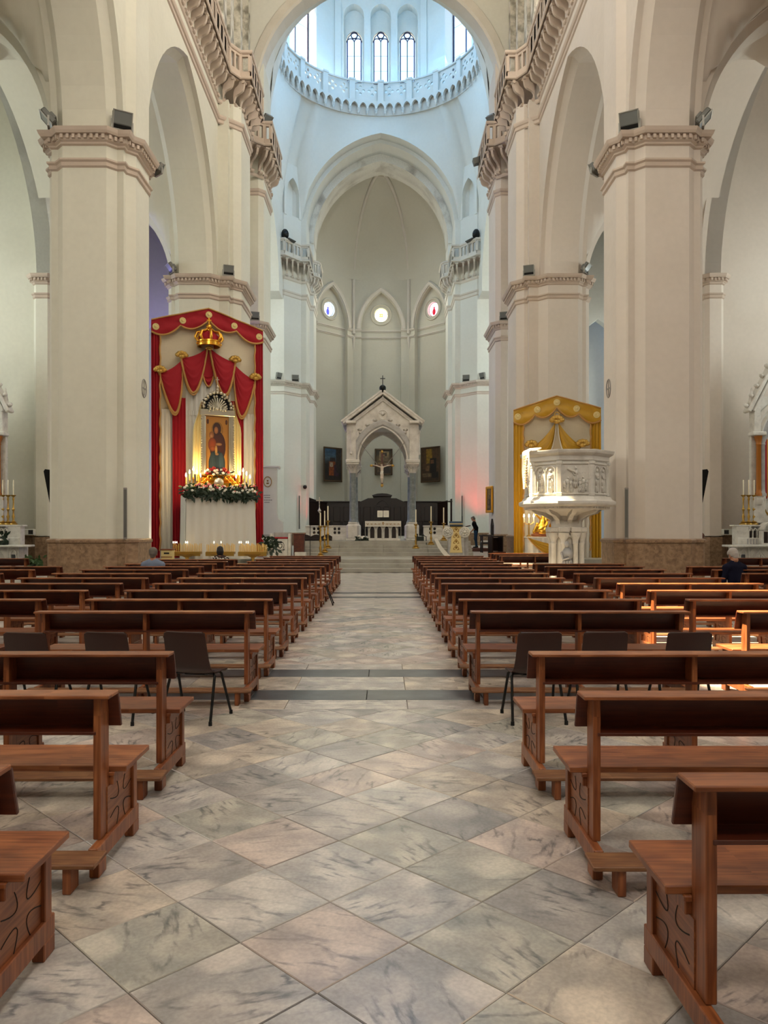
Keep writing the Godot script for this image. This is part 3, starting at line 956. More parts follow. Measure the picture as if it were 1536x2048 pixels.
func shell() -> void:
	# nave ends and vault
	struct("wall_back", b().box(V(0, 18, 8.3), V(46, 44, .8)), M.plaster)
	var rows := []
	var cv := B.curve(7.05, 8.6, 31.6, 0, 10)
	for z in [8.0, -10.0, -25.0, -41.0]:
		var row := []
		for p in cv: row.append(V(p.x, p.y, z))
		rows.append(row)
	struct("ceiling", b().grid(rows), M.plaster)
	struct("ceiling_roof", b().box(V(0, 40.4, -16.4), V(17, .6, 50)).box(V(-8.1, 36, -16.4), V(.7, 9, 50)).box(V(8.1, 36, -16.4), V(.7, 9, 50)), M.plaster)
	# crossing, western arch
	var cw := setting("wall_crossing_west")
	var a := b(SX(1, 0, 40.9)).extr(bay_wall(6.55, 6.55, 24.6, -9.2, 9.2, 41), 0, .9)
	a.t = SX(1, 0, 41.8)
	a.extr(bay_wall(6.22, 6.22, 26.2, -9.2, 9.2, 41), 0, 2.1)
	put("arch_wall", a, M.plaster_cool, cw)
	put("arch_order", b(SX(1, 0, 40.9)).arch(6.45, 6.45, 24.6, VV([.55, -.02, .5, -.10, .1, -.10, 0, 0, 0, .9])), M.trim_cool, cw)
	# chancel arch: two orders and a pointed barrel
	var ce := setting("wall_crossing_east")
	var c := b(SX(1, 0, 58.3)).extr(bay_wall(6.0, 7.2, 24.4, -9.2, 9.2, 34), 0, 1.0)
	c.t = SX(1, 0, 59.3)
	c.extr(bay_wall(5.7, 6.95, 24.4, -9.2, 9.2, 34), 0, 1.7)
	put("arch_wall", c, M.plaster_cool, ce)
	var c2 := b(SX(1, 0, 61.0)).extr(bay_wall(5.3, 6.6, 24.2, -9.2, 9.2, 34), 0, 2.4)
	put("inner_arch", c2, M.flaked, ce)
	# crossing walls to the transepts, pendentives, ring
	for s in [-1.0, 1.0]:
		var st := b(SZ(s, 50.6)).extr(bay_wall(4.4, 5.0, 18.6, -7.2, 7.6, 34), 7.2, 8.2)
		struct("wall_crossing_" + ("left" if s < 0 else "right"), st, M.plaster_cool)
		# blind niche over the chancel pier
		var nb := b(S(s) * Transform3D(Basis(V(-.646, 0, .763), V(0, 1, 0), V(.763, 0, .646)), V(6.55, 0, 57.65)))
		var big := B.curve(.62, 1.5, 26.6, 0.0, 6)
		var pp := PV([.85, 24.9, .85, 28.9, -.85, 28.9, -.85, 24.9, -.62, 24.9])
		for k in range(big.size() - 1, -1, -1): pp.append(big[k])
		pp.append(Vector2(.62, 24.9))
		nb.extr(pp, -.05, .5)
		nb.box(V(0, 26.9, .55), V(1.7, 4.0, .1))
		put("niche", nb, M.plaster_cool, ce)
	var st2 := b(SX(1, 0, 51))
	var cols := []
	for k in 129:
		var th := TAU * k / 128.0
		var d := Vector2(cos(th), sin(th))
		var best := 1e9
		var edge := 0
		for q in [[Vector2(1, 0), 7.2], [Vector2(-1, 0), 7.2], [Vector2(0, 1), 7.3], [Vector2(0, -1), 7.3], [Vector2(.763, .646), 9.3], [Vector2(-.763, .646), 9.3], [Vector2(.763, -.646), 9.3], [Vector2(-.763, -.646), 9.3]]:
			var dt: float = d.dot(q[0])
			if dt > 1e-3 and q[1] / dt < best:
				best = q[1] / dt
				edge = 1 if absf(q[0].x) == 1 else 2 if absf(q[0].y) == 1 else 3
		var p := d * best
		var y := 25.0
		if edge == 1: y = 25.0
		elif edge == 2 and p.y > 0: y = arch_h(p.x, 6.0, 7.2, 24.4)
		elif edge == 2: y = arch_h(p.x, 6.22, 6.22, 26.2)
		else: y = 25.0 if d.y < 0 else 28.6
		cols.append([p, y, d * 6.94])
	var prow := []
	for r in 7:
		var t := r / 6.0
		var row := []
		for q in cols:
			var m: Vector2 = q[0].lerp(q[2], t * (.55 + .45 * t))
			row.append(V(m.x, lerpf(q[1], 32.9, t), m.y))
		prow.append(row)
	st2.grid(prow)
	struct("trim_pendentives", st2, M.plaster_cool)
	dome()
	apse()

func arch_h(x: float, half: float, rr: float, y0: float) -> float:
	if absf(x) >= half: return y0
	var e := rr - half
	return y0 + sqrt(maxf(0.0, rr * rr - (absf(x) + e) * (absf(x) + e)))

func dome() -> void:
	var ring := setting("gallery", "round pierced parapet at the foot of the dome drum")
	var C := V(0, 0, -51)
	var pan := b()
	for g in [-1, 1]:
		for i in 3:
			for j in 3:
				var x0: float = g * .45 - .36 + i * .24
				var y0 := 33.98 + j * .26
				if (i + j) % 2 == 1: holes(pan, x0, y0, .24, .26, .112, -.05, .05)
				else: pan.box(V(x0 + .12, y0 + .13, 0), V(.24, .26, .1))
	pan.box(V(0, 33.75, 0), V(1.9, .46, .1)); pan.box(V(0, 34.84, 0), V(1.9, .16, .1))
	for x in [-.87, 0.0, .87]: pan.box(V(x, 34.37, 0), V(.16 if x != 0.0 else .18, .78, .1))
	var pm := pan.mesh()
	var post := b().box(V(0, 34.3, -.02), V(.42, 1.6, .26)).box(V(0, 35.1, -.02), V(.5, .14, .34)).mesh()
	for k in 20:
		for h in 2:
			var a := TAU * (k + .5 * h + .5) / 20.0
			var mi := put("panel" if h == 0 else "post", pm if h == 0 else post, M.trim_cool, ring)
			mi.transform = Transform3D(Basis(Vector3.UP, a), C + V(sin(a), 0, cos(a)) * 6.95)
	var band := b(Transform3D(Basis.IDENTITY, C))
	band.lathe(Vector3.ZERO, VV([6.94, 33.5, 6.80, 33.5, 6.78, 33.58, 6.9, 33.62]), 80)
	band.lathe(Vector3.ZERO, VV([6.86, 34.92, 6.80, 34.95, 6.80, 35.06, 7.1, 35.06]), 80)
	band.lathe(Vector3.ZERO, VV([7.3, 32.6, 6.98, 32.6, 6.94, 32.9, 6.94, 33.5]), 80)
	band.lathe(Vector3.ZERO, VV([6.9, 33.45, 8.6, 33.45]), 80)
	put("ring_moulding", band, M.trim_cool, ring)
	var ac := b()
	var cv := B.curve(.26, .42, 32.98, 0.0, 5)
	var pp := PV([.35, 32.95, .35, 33.5, -.35, 33.5, -.35, 32.95, -.26, 32.95])
	for i in range(cv.size() - 1, -1, -1): pp.append(cv[i])
	pp.append(Vector2(.26, 32.95))
	ac.extr(pp, -.2, .03)
	var am := ac.mesh()
	var pe := b().lathe(Vector3.ZERO, VV([0, 32.5, .07, 32.56, .10, 32.68, .06, 32.74, .12, 32.84, .13, 32.98, 0, 33.0]), 8).mesh()
	for k in 64:
		var a := TAU * k / 64.0
		var mi := put("small_arch", am, M.trim_cool, ring)
		mi.transform = Transform3D(Basis(Vector3.UP, a), C + V(sin(a), 0, cos(a)) * 6.82)
		a += TAU / 128
		var m2 := put("pendant", pe, M.trim_cool, ring)
		m2.transform = Transform3D(Basis.IDENTITY, C + V(sin(a), 0, cos(a)) * 6.76)
	var drum := setting("wall_drum")
	for k in 8:
		var a := TAU * k / 8.0
		var tf := Transform3D(Basis(Vector3.UP, a), C + V(sin(a), 0, cos(a)) * 8.0)
		var st := b(tf)
		if k % 2 == 0:
			lancets(st, -3.35, 3.35, 33.2, 46, [-2.05, 0.0, 2.05], .78, 35.2, 40.8, .9, -.0, .75)
			lancets(st, -3.35, 3.35, 33.2, 46, [-2.05, 0.0, 2.05], .60, 35.9, 39.4, .72, .75, 1.1)
		else:
			lancets(st, -3.35, 3.35, 33.2, 46, [0.0], 1.25, 34.8, 41.5, 1.5, 0, 1.1)
		put("drum_face", st, M.plaster_cool, drum)
		var corner := b(Transform3D(Basis(Vector3.UP, a + PI / 8), C + V(sin(a + PI / 8), 0, cos(a + PI / 8)) * 8.62)).box(V(0, 39.5, 0), V(.5, 13, .3))
		put("corner_strip", corner, M.plaster_cool, drum)
		if k % 2 == 0:
			for x in [-2.05, 0.0, 2.05]:
				var win := setting("window")
				lancet_window(win, tf * Transform3D(Basis.IDENTITY, V(x, 0, .9)), .58, 35.9, 39.4, .70, M.lead)
		else:
			var win := setting("window")
			lancet_window(win, tf * Transform3D(Basis.IDENTITY, V(0, 0, .95)), 1.24, 34.8, 41.5, 1.48, M.lead)
	struct("ceiling_dome", b(Transform3D(Basis.IDENTITY, C)).lathe(Vector3.ZERO, VV([9.6, 45.4, 8.9, 46, 8.2, 49, 6.2, 52, 3.2, 54, 0, 54.6]), 8), M.plaster_cool)

func apse() -> void:
	var o := setting("wall_apse")
	var zc := 63.4
	var r := 6.0
	for k in [-2, -1, 0, 1, 2]:
		var a: float = -k * PI / 4       # normal towards the camera for k = 0
		var tf := Transform3D(Basis(Vector3.UP, a), V(0, 0, -zc)) * Transform3D(Basis.IDENTITY, V(0, 0, -r))
		var st := b(tf)
		var cv := B.curve(1.78, 3.9, 19.6, 0.0, 10)
		var pp := PV([2.6, 0, 2.6, 24.2, -2.6, 24.2, -2.6, 0, -1.78, 0])
		for i in range(cv.size() - 1, -1, -1): pp.append(cv[i])
		pp.append(Vector2(1.78, 0))
		st.extr(pp, -.45, 0)
		put("pilasters", st, M.plaster_apse, o)
		var bk := b(tf)
		# the recessed panel, with a round window in the three middle faces
		if absi(k) <= 1:
			bk.box(V(0, 9.9, -.55), V(3.6, 19.9, .3)); bk.box(V(0, 22.95, -.55), V(3.6, 1.7, .3))
			for g in [-1, 1]: bk.box(V(g * 1.4, 20.98, -.55), V(.8, 2.25, .3))
			holes(bk, -1.0, 19.85, 2.0, 2.25, .62, -.70, -.40)
			bk.t = tf * Transform3D(Basis(V(1, 0, 0), V(0, 0, 1), V(0, -1, 0)), V(0, 20.98, -.40))
			bk.lathe(Vector3.ZERO, VV([1.0, .02, .95, .1, .86, .1, .80, -.02, .62, -.2]), 28)
			var win := setting("window")
			var wt := tf * Transform3D(Basis.IDENTITY, V(0, 20.98, -.64))
			var fr := b(wt)
			var rg := []
			for q in 25: rg.append(V(cos(TAU * q / 24) * .6, sin(TAU * q / 24) * .6, 0))
			fr.tube(rg, .035, 6, false)
			put("frame", fr, M.lead, win)
			var gd := b(wt * Transform3D(Basis(V(1, 0, 0), V(0, 0, 1), V(0, -1, 0)), Vector3.ZERO)).lathe(Vector3.ZERO, VV([.6, -.02, .6, .02, 0, .02]), 24)
			put("pane", gd, M[["stain_blue", "stain_yellow", "stain_red"][k + 1]], win)
			var orn := b(wt)
			if k == 0:
				for q in 4: orn.ball(V(cos(PI / 4 + PI / 2 * q) * .12, sin(PI / 4 + PI / 2 * q) * .12, .05), V(.09, .09, .02), 8)
			else:
				orn.ball(V(.0, .14, .05), V(.10, .12, .02), 8); orn.ball(V(-.02, -.2, .05), V(.2, .3, .02), 8)
			put("stained_figure", orn, M[["stain_navy", "stain_gold", "stain_crimson"][k + 1]], win)
		else:
			bk.box(V(0, 12, -.55), V(3.6, 24, .3))
		put("panel", bk, M.plaster_apse, o)
		put("arch_moulding", b(tf).arch(1.86, 3.98, 19.6, VV([.34, 0, .34, .08, .24, .16, .12, .10, 0, .10, 0, 0])), M.trim_cool, o)
		var co := b(tf)
		for y in [19.52, 18.92]:
			co.box(V(0, y, -.36), V(3.6, .10, .14)); co.box(V(0, y - .1, -.38), V(3.6, .08, .08))
			for g in [-1, 1]:
				co.box(V(g * 2.15, y, .05), V(.78, .10, .14)); co.box(V(g * 2.15, y - .1, .03), V(.78, .08, .08))
		put("cornice", co, M.trim_cool, o)
		var ct := tf * Transform3D(Basis.IDENTITY, V(2.5, 0, .0))
		var rib := b(ct)
		rib.lathe(V(0, 0, 0), VV([0, 17.6, .05, 17.8, .16, 18.5, .18, 18.9, 0, 18.95]), 8)
		put("rib_corbel", rib, M.trim_cool, o)
	# vault of the apse: ribbed half dome on the octagon
	var va := setting("ceiling_apse")
	var rows := []
	for i in 13:
		var t := PI / 2 * i / 12.0
		var row := []
		for k in 25:
			var th := -PI * .625 + PI * 1.25 * k / 24.0
			var sect: float = roundf(th / (PI / 4)) * PI / 4
			var rr := r / cos(th - sect) * cos(t)
			row.append(V(sin(th) * rr, 24.0 + 7.2 * sin(t), -zc - cos(th) * rr))
		rows.append(row)
	put("half_dome", b().grid(rows), M.plaster_apse, va)
	for k in [-1.5, -.5, .5, 1.5]:
		var p := []
		for i in 13:
			var t := PI / 2 * .93 * i / 12.0
			var rr := r / cos(PI / 8) * cos(t) - .06
			p.append(V(sin(k * PI / 4) * rr, 24.0 + 7.2 * sin(t) - .05, -zc - cos(k * PI / 4) * rr))
		p.push_front(p[0] - V(0, 4.8, 0))
		put("rib", b().tube(p, .16, 6), M.trim_cool, va)
	put("boss", b().tube(range(17).map(func(q): return V(cos(TAU * q / 16) * .9, 31.1, -zc - .3 + sin(TAU * q / 16) * .9)), .12, 6, false), M.trim_cool, va)
	struct("ceiling_chancel", b().box(V(0, 34.4, -67.5), V(22, .6, 16)).box(V(-9.9, 16, -67.5), V(.6, 36, 9)).box(V(9.9, 16, -67.5), V(.6, 36, 9)), M.plaster)

# ------------------------------------------------------------------ floor and steps
const D := .3465
const BANDS := [[7.32, 7.71, 1], [7.71, 8.19, 0], [8.19, 8.91, 1], [8.91, 9.38, 0], [9.38, 9.76, 1], [19.1, 19.5, 0], [20.4, 20.85, 0]]

func slab(st: B, poly: PackedVector2Array, off: Vector2, turn: float) -> void:    # poly in (x, z) around its centre; bevelled edge
	var inner := B.offset(poly, -.004, true, signf(B_area(poly)))
	var ix := Geometry2D.triangulate_polygon(inner)
	var up := Vector3.UP
	for k in range(0, ix.size(), 3):
		var p := [inner[ix[k]], inner[ix[k + 1]], inner[ix[k + 2]]]
		st.tri(V(p[0].x, 0, p[0].y), V(p[1].x, 0, p[1].y), V(p[2].x, 0, p[2].y), up, up, up, off + p[0].rotated(turn) * .62, off + p[1].rotated(turn) * .62, off + p[2].rotated(turn) * .62)
	var ar := signf(B_area(poly))
	for i in poly.size():
		var j := (i + 1) % poly.size()
		var d := poly[j] - poly[i]
		var o := V(d.y, 0, -d.x).normalized() * ar
		var uu := off + poly[i].rotated(turn) * .62
		var pts := [[inner[i], 0.0], [inner[j], 0.0], [poly[j], -.003], [poly[i], -.003], [poly[j], -.02], [poly[i], -.02]]
		var q := []
		for e in pts: q.append(V(e[0].x, e[1], e[0].y))
		var m := (o + up).normalized()
		st.tri(q[0], q[1], q[2], m, m, m, uu, uu, uu); st.tri(q[0], q[2], q[3], m, m, m, uu, uu, uu)
		st.tri(q[3], q[2], q[4], o, o, o, uu, uu, uu); st.tri(q[3], q[4], q[5], o, o, o, uu, uu, uu)

func floors() -> void:
	var o := setting("floor", "floor of polished veined marble squares laid diagonally with two dark bands")
	put("screed", b().box(V(0, -.17, -33), V(46, .3, 84)), M.joint, o)
	rng.seed = 77
	var h := D - .0022
	var dia := PV([h, 0, 0, h, -h, 0, 0, -h])
	var kinds := []
	for k in 10:
		var st := b()
		slab(st, dia, Vector2(rng.randf_range(.24, .76), rng.randf_range(.24, .76)), rng.randf() * TAU)
		kinds.append(st.mesh())
	var rest := b()
	for j in range(-8, 90):
		for i in range(-42, 42):
			if (i + j) % 2 != 0: continue
			var c := Vector2(.313 + D * i, 3.535 + D * j)
			if c.y > 30.0 or absf(c.x) > 14.2: continue
			var poly := PackedVector2Array()
			for p in dia: poly.append(p + c)
			var cut := false
			var polys := [poly]
			for bd in [[7.32, 9.76], [19.1, 19.5], [20.4, 20.85]]:
				if c.y + h > bd[0] and c.y - h < bd[1]:
					cut = true
					var nx := []
					for pq in polys:
						for r in Geometry2D.clip_polygons(pq, PV([-20, bd[0] - .003, 20, bd[0] - .003, 20, bd[1] + .003, -20, bd[1] + .003])): nx.append(r)
					polys = nx
			var near: bool = c.y > 1.8 and c.y < 7.5 and absf(c.x - .21) < .4955 * c.y + .34
			var aisle: bool = c.y >= 9.4 and c.y < 16.5 and absf(c.x) < 1.45
			var tl: int = [0, 0, 1, 2, 2, 3, 4, 4, 5, 5][rng.randi() % 10]
			if near or aisle:
				if not cut:
					var mi := put("tile", kinds[rng.randi() % 10], M["tile%d" % tl], o)
					mi.position = V(c.x, (rng.randf() - .5) * .0012, -c.y)
					mi.rotation.y = [0.0, PI / 2, PI, -PI / 2][rng.randi() % 4]
				else:
					for pq in polys:
						var q := PackedVector2Array()
						for p in pq: q.append(Vector2(p.x - c.x, -(p.y - c.y)))
						var st := b()
						slab(st, q, Vector2(rng.randf(), rng.randf()), 0)
						put("tile", st, M["tile%d" % tl], o).position = V(c.x, 0, -c.y)
			else:
				var g := rng.randf_range(.90, 1.04)
				rest.col = Color(g, g * rng.randf_range(.96, 1.0), g * rng.randf_range(.92, 1.0))
				for pq in polys:
					var ix := Geometry2D.triangulate_polygon(pq)
					for k in range(0, ix.size(), 3):
						rest.tri(V(pq[ix[k]].x, -.001, -pq[ix[k]].y), V(pq[ix[k + 1]].x, -.001, -pq[ix[k + 1]].y), V(pq[ix[k + 2]].x, -.001, -pq[ix[k + 2]].y), Vector3.UP, Vector3.UP, Vector3.UP)
	tag(put("paving", rest, M.paving, o), "", "", "", "stuff")
	for bd in BANDS:
		var n := 24
		var ln: float = 1.17
		for k in n:
			var x0: float = -14.0 + k * ln + (.4 if bd[2] == 1 else .0)
			if absf(x0 + ln / 2 - .21) > .5 * bd[1] + 1.0: continue
			var st := b()
			var w: float = bd[1] - bd[0] - .004
			slab(st, PV([-ln / 2 + .002, -w / 2, ln / 2 - .002, -w / 2, ln / 2 - .002, w / 2, -ln / 2 + .002, w / 2]), Vector2(rng.randf(), rng.randf()), 0.0)
			put("band_slab", st, M["tile%d" % (rng.randi() % 3)] if bd[2] == 1 else M.dark_slab, o).position = V(x0 + ln / 2, 0, -(bd[0] + bd[1]) / 2)
	# steps up to the altar and the raised platforms
	var s := setting("stairs", "broad flight of pale marble steps rising to the altar")
	var hs := [.165, .33, .497]
	for k in 3:
		for q in 7:
			put("step", b().box(V(-9.0 + q * 3.0, hs[k] / 2, -(30.1 + .4 * k + 1.0)), V(2.996, hs[k], 2.0), .012), M.step_marble, s)
	put("landing", b().box(V(0, .2, -44.4), V(26, .59, 26)), M.step_marble, s)
	var hu := [.657, .82, .98, 1.15]
	for k in 4:
		for q in 4:
			put("step", b().box(V(-2.8 + q * 2.0, hu[k] / 2 + .1, -(34.4 + .4 * k + .9)), V(1.996, hu[k] - .2, 1.8), .012), M.step_marble, s)
	put("platform", b().box(V(.2, .7, -52), V(8, .892, 33)), M.step_marble, s)
	put("chancel_floor", b().box(V(0, .7, -63), V(11.8, .88, 16)), M.step_marble, s)

# ------------------------------------------------------------------ pews and chairs
func make_bench(called: String, k: int, L: float, carved: bool) -> Node3D:
	var o := Node3D.new()
	o.name = called
	var w: Material = M["wood%d" % k]
	var p: Material = M["post%d" % k]
	var top: Material = M["top%d" % k]
	var bv := .004 if carved else 0.0
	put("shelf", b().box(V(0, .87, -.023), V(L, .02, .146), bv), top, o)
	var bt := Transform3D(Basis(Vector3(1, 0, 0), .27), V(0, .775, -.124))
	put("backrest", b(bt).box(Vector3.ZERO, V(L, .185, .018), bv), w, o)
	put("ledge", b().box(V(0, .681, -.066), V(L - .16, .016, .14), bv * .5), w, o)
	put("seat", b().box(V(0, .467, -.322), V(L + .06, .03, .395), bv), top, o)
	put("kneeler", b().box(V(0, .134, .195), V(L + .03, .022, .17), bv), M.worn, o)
	var cm: ArrayMesh
	if carved:
		var cs := b()
		for q in [[1, 1], [1, -1], [-1, 1], [-1, -1]]:
			var pts := []
			for i in 11:
				var t := i / 10.0
				var u: float = (1 - t) * (1 - t) * 1.0 + 2 * t * (1 - t) * -.16 + t * t * .42
				var v: float = (1 - t) * (1 - t) * .42 + 2 * t * (1 - t) * -.16 + t * t * 1.0
				pts.append(V(0, q[1] * v * .118, q[0] * u * .16))
			cs.tube(pts, .0028, 4)
		cm = cs.mesh()
	var sides := [-1.0, 0.0, 1.0]
	for g in sides:
		var x: float = g * (L / 2 - .056)
		var px: float = g * (L / 2 - .076)
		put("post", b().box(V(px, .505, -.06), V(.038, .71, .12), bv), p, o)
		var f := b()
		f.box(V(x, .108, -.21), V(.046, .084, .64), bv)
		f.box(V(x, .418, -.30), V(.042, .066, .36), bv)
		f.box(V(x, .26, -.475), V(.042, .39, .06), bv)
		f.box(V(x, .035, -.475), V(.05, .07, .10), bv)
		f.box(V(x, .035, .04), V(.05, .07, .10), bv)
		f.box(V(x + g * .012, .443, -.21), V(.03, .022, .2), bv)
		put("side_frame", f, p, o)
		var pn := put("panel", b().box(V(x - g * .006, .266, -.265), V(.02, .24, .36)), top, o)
		if carved:
			for e in ([g] if g != 0 else [-1.0, 1.0]):
				var cv := put("carved_cross", cm, M.carve, pn)
				cv.set_meta("kind", "stuff")
				cv.position = V(x - g * .006 + e * .0102, .266, -.283)
		put("kneeler_leg", b().box(V(g * (L / 2 - .12), .062, .215), V(.04, .124, .10), bv), p, o)
	return o

func benches() -> void:
	var protos := []
	for k in 6:
		protos.append(make_bench("pew", k % 3, 2.17, k < 3))
	var ord := ["first", "second", "third", "fourth", "fifth", "sixth", "seventh", "eighth", "ninth", "tenth", "eleventh", "twelfth", "thirteenth", "fourteenth", "fifteenth", "sixteenth"]
	rng.seed = 5
	for row in 16:
		var z: float = [2.53, 3.85, 5.12][row] if row < 3 else 7.72 + (row - 3) * 1.325
		for s in [-1.0, 1.0]:
			for col in 3:
				var x0: float = [1.19 if row < 3 else 1.09, 3.76, 6.88][col]
				if s < 0 and row < 2:
					x0 = [1.09, 1.15][row]
				if col > 0 and row < 3: continue
				if col == 2 and (row < 7 or row > 10): continue
				if col == 1 and s > 0 and row in [12, 13, 14]: continue
				if col == 1 and row > 13 and s < 0: continue
				var near_ := "along the central aisle, %s side" if col == 0 else "in the middle block of the %s side" if col == 1 else "in the outer %s block by the side aisle"
				var lab: String = "wooden pew " + near_ % ["left" if s < 0 else "right"] + ", %s row from camera" % ord[row]
				var src: Node3D = protos[(row * 2 + col + (1 if s > 0 else 0)) % 3 + (0 if row < 8 else 3)]
				var r: Node3D = src.duplicate()
				r.name = numbered("pew")
				add_child(r)
				r.position = V(s * (x0 + 1.085) + rng.randf_range(-.012, .012), 0, -(z + (.09 if s < 0 and row == 0 else 0.0)) + rng.randf_range(-.012, .012))
				r.rotation.y = rng.randf_range(-.004, .004)
				tag(r, lab, "pew", "rows of wooden pews facing the altar")
	# a lone pew in each side aisle
	for q in [[-10.8, 21.6, "brown wooden pew standing alone before the left side altar"], [10.9, 21.9, "brown wooden pew standing alone before the right side altar"], [4.85, 24.9, "wooden pew just behind the pulpit, second last towards the ochre canopy"], [4.85, 26.2, "wooden pew behind the pulpit, last one before the ochre canopy"]]:
		var r: Node3D = protos[4].duplicate()
		r.name = numbered("pew")
		add_child(r)
		r.position = V(q[0], 0, -q[1])
		tag(r, q[2], "pew", "rows of wooden pews facing the altar")
	for p in protos: p.free()
	# chairs
	var ch := thing("chair", "", "chair")
	var prof := [[-.225, .405], [-.20, .425], [-.10, .432], [0, .432], [.08, .44], [.135, .462], [.165, .50], [.185, .56], [.21, .66], [.238, .76], [.245, .795], [.243, .81]]
	for pass_ in 2:
		pass
	var rows := []
	var rows2 := []
	for i in prof.size():
		var row := []
		var row2 := []
		var hw := .205 + .012 * sin(i * .5)
		if i == prof.size() - 1: hw = .165
		elif i == prof.size() - 2: hw = .19
		elif i == 0: hw = .18
		for j in 9:
			var t := -1.0 + j / 4.0
			var bow := .022 * (1 - t * t)
			var q := V(t * hw, prof[i][1] - (bow * .6 if i < 5 else 0.0), prof[i][0] + (bow if i > 5 else 0.0))
			row.append(q)
			row2.append(q + V(0, -.010, .0) if i < 5 else q + V(0, -.004, .010))
		rows.append(row)
		rows2.append(row2)
	var sh := b().grid(rows, true)
	sh.grid(rows2)
	for i in rows.size() - 1:
		for j in [0, 8]:
			sh.quad(rows[i][j], rows[i + 1][j], rows2[i + 1][j], rows2[i][j], V(-1 if j == 0 else 1, 0, 0))
	for j in 8:
		sh.quad(rows[-1][j], rows[-1][j + 1], rows2[-1][j + 1], rows2[-1][j], Vector3.UP)
		sh.quad(rows[0][j], rows[0][j + 1], rows2[0][j + 1], rows2[0][j], V(0, 0, -1))
	put("shell", sh, M.chair_shell, ch)
	for g in [-1.0, 1.0]:
		for q in [[-.05, -.22], [.07, .235]]:
			put("leg", b().tube([V(g * .10, .415, q[0] * .6), V(g * .195, .418, q[0]), V(g * .21, .40, q[0] + q[1] * .06), V(g * .235, .02, q[1])], .0125, 8), M.black_metal, ch)
			put("rubber_foot", b().lathe(V(g * .2355, 0, q[1]), VV([0, 0, .017, 0, .016, .035, 0, .036]), 8), M.rubber, ch)
	put("seat_rail", b().tube([V(-.19, .416, -.05), V(-.1, .40, .01), V(.1, .40, .01), V(.19, .416, -.05)], .011, 8), M.black_metal, ch)
	tag(ch, "dark brown moulded chair nearest the aisle behind the left pews", "chair", "loose stacking chairs among the pews")
	ch.position = V(-1.47, 0, -6.97)
	ch.rotation.y = -.2
	for q in [[-2.17, 6.95, -.1, "middle of the three dark chairs standing behind the left pews"], [-2.86, 6.93, -.1, "dark chair furthest from the aisle of the three on the left"], [1.55, 6.95, .05, "dark brown moulded chair nearest the aisle behind the right pews"],
		[2.14, 6.98, .0, "middle of the three dark chairs standing behind the right pews"], [2.86, 6.95, 0.0, "dark chair furthest from the aisle of the three on the right"], [-1.16, 17.45, 1.6, "far dark chair beside the left pews halfway to the altar"],
		[3.95, 19.35, .9, "dark chair at the foot of the pulpit, left one"], [4.85, 19.35, -.6, "dark chair at the foot of the pulpit, right one"]]:
		copy(ch, q[3], V(q[0], 0, -q[1]), q[2])

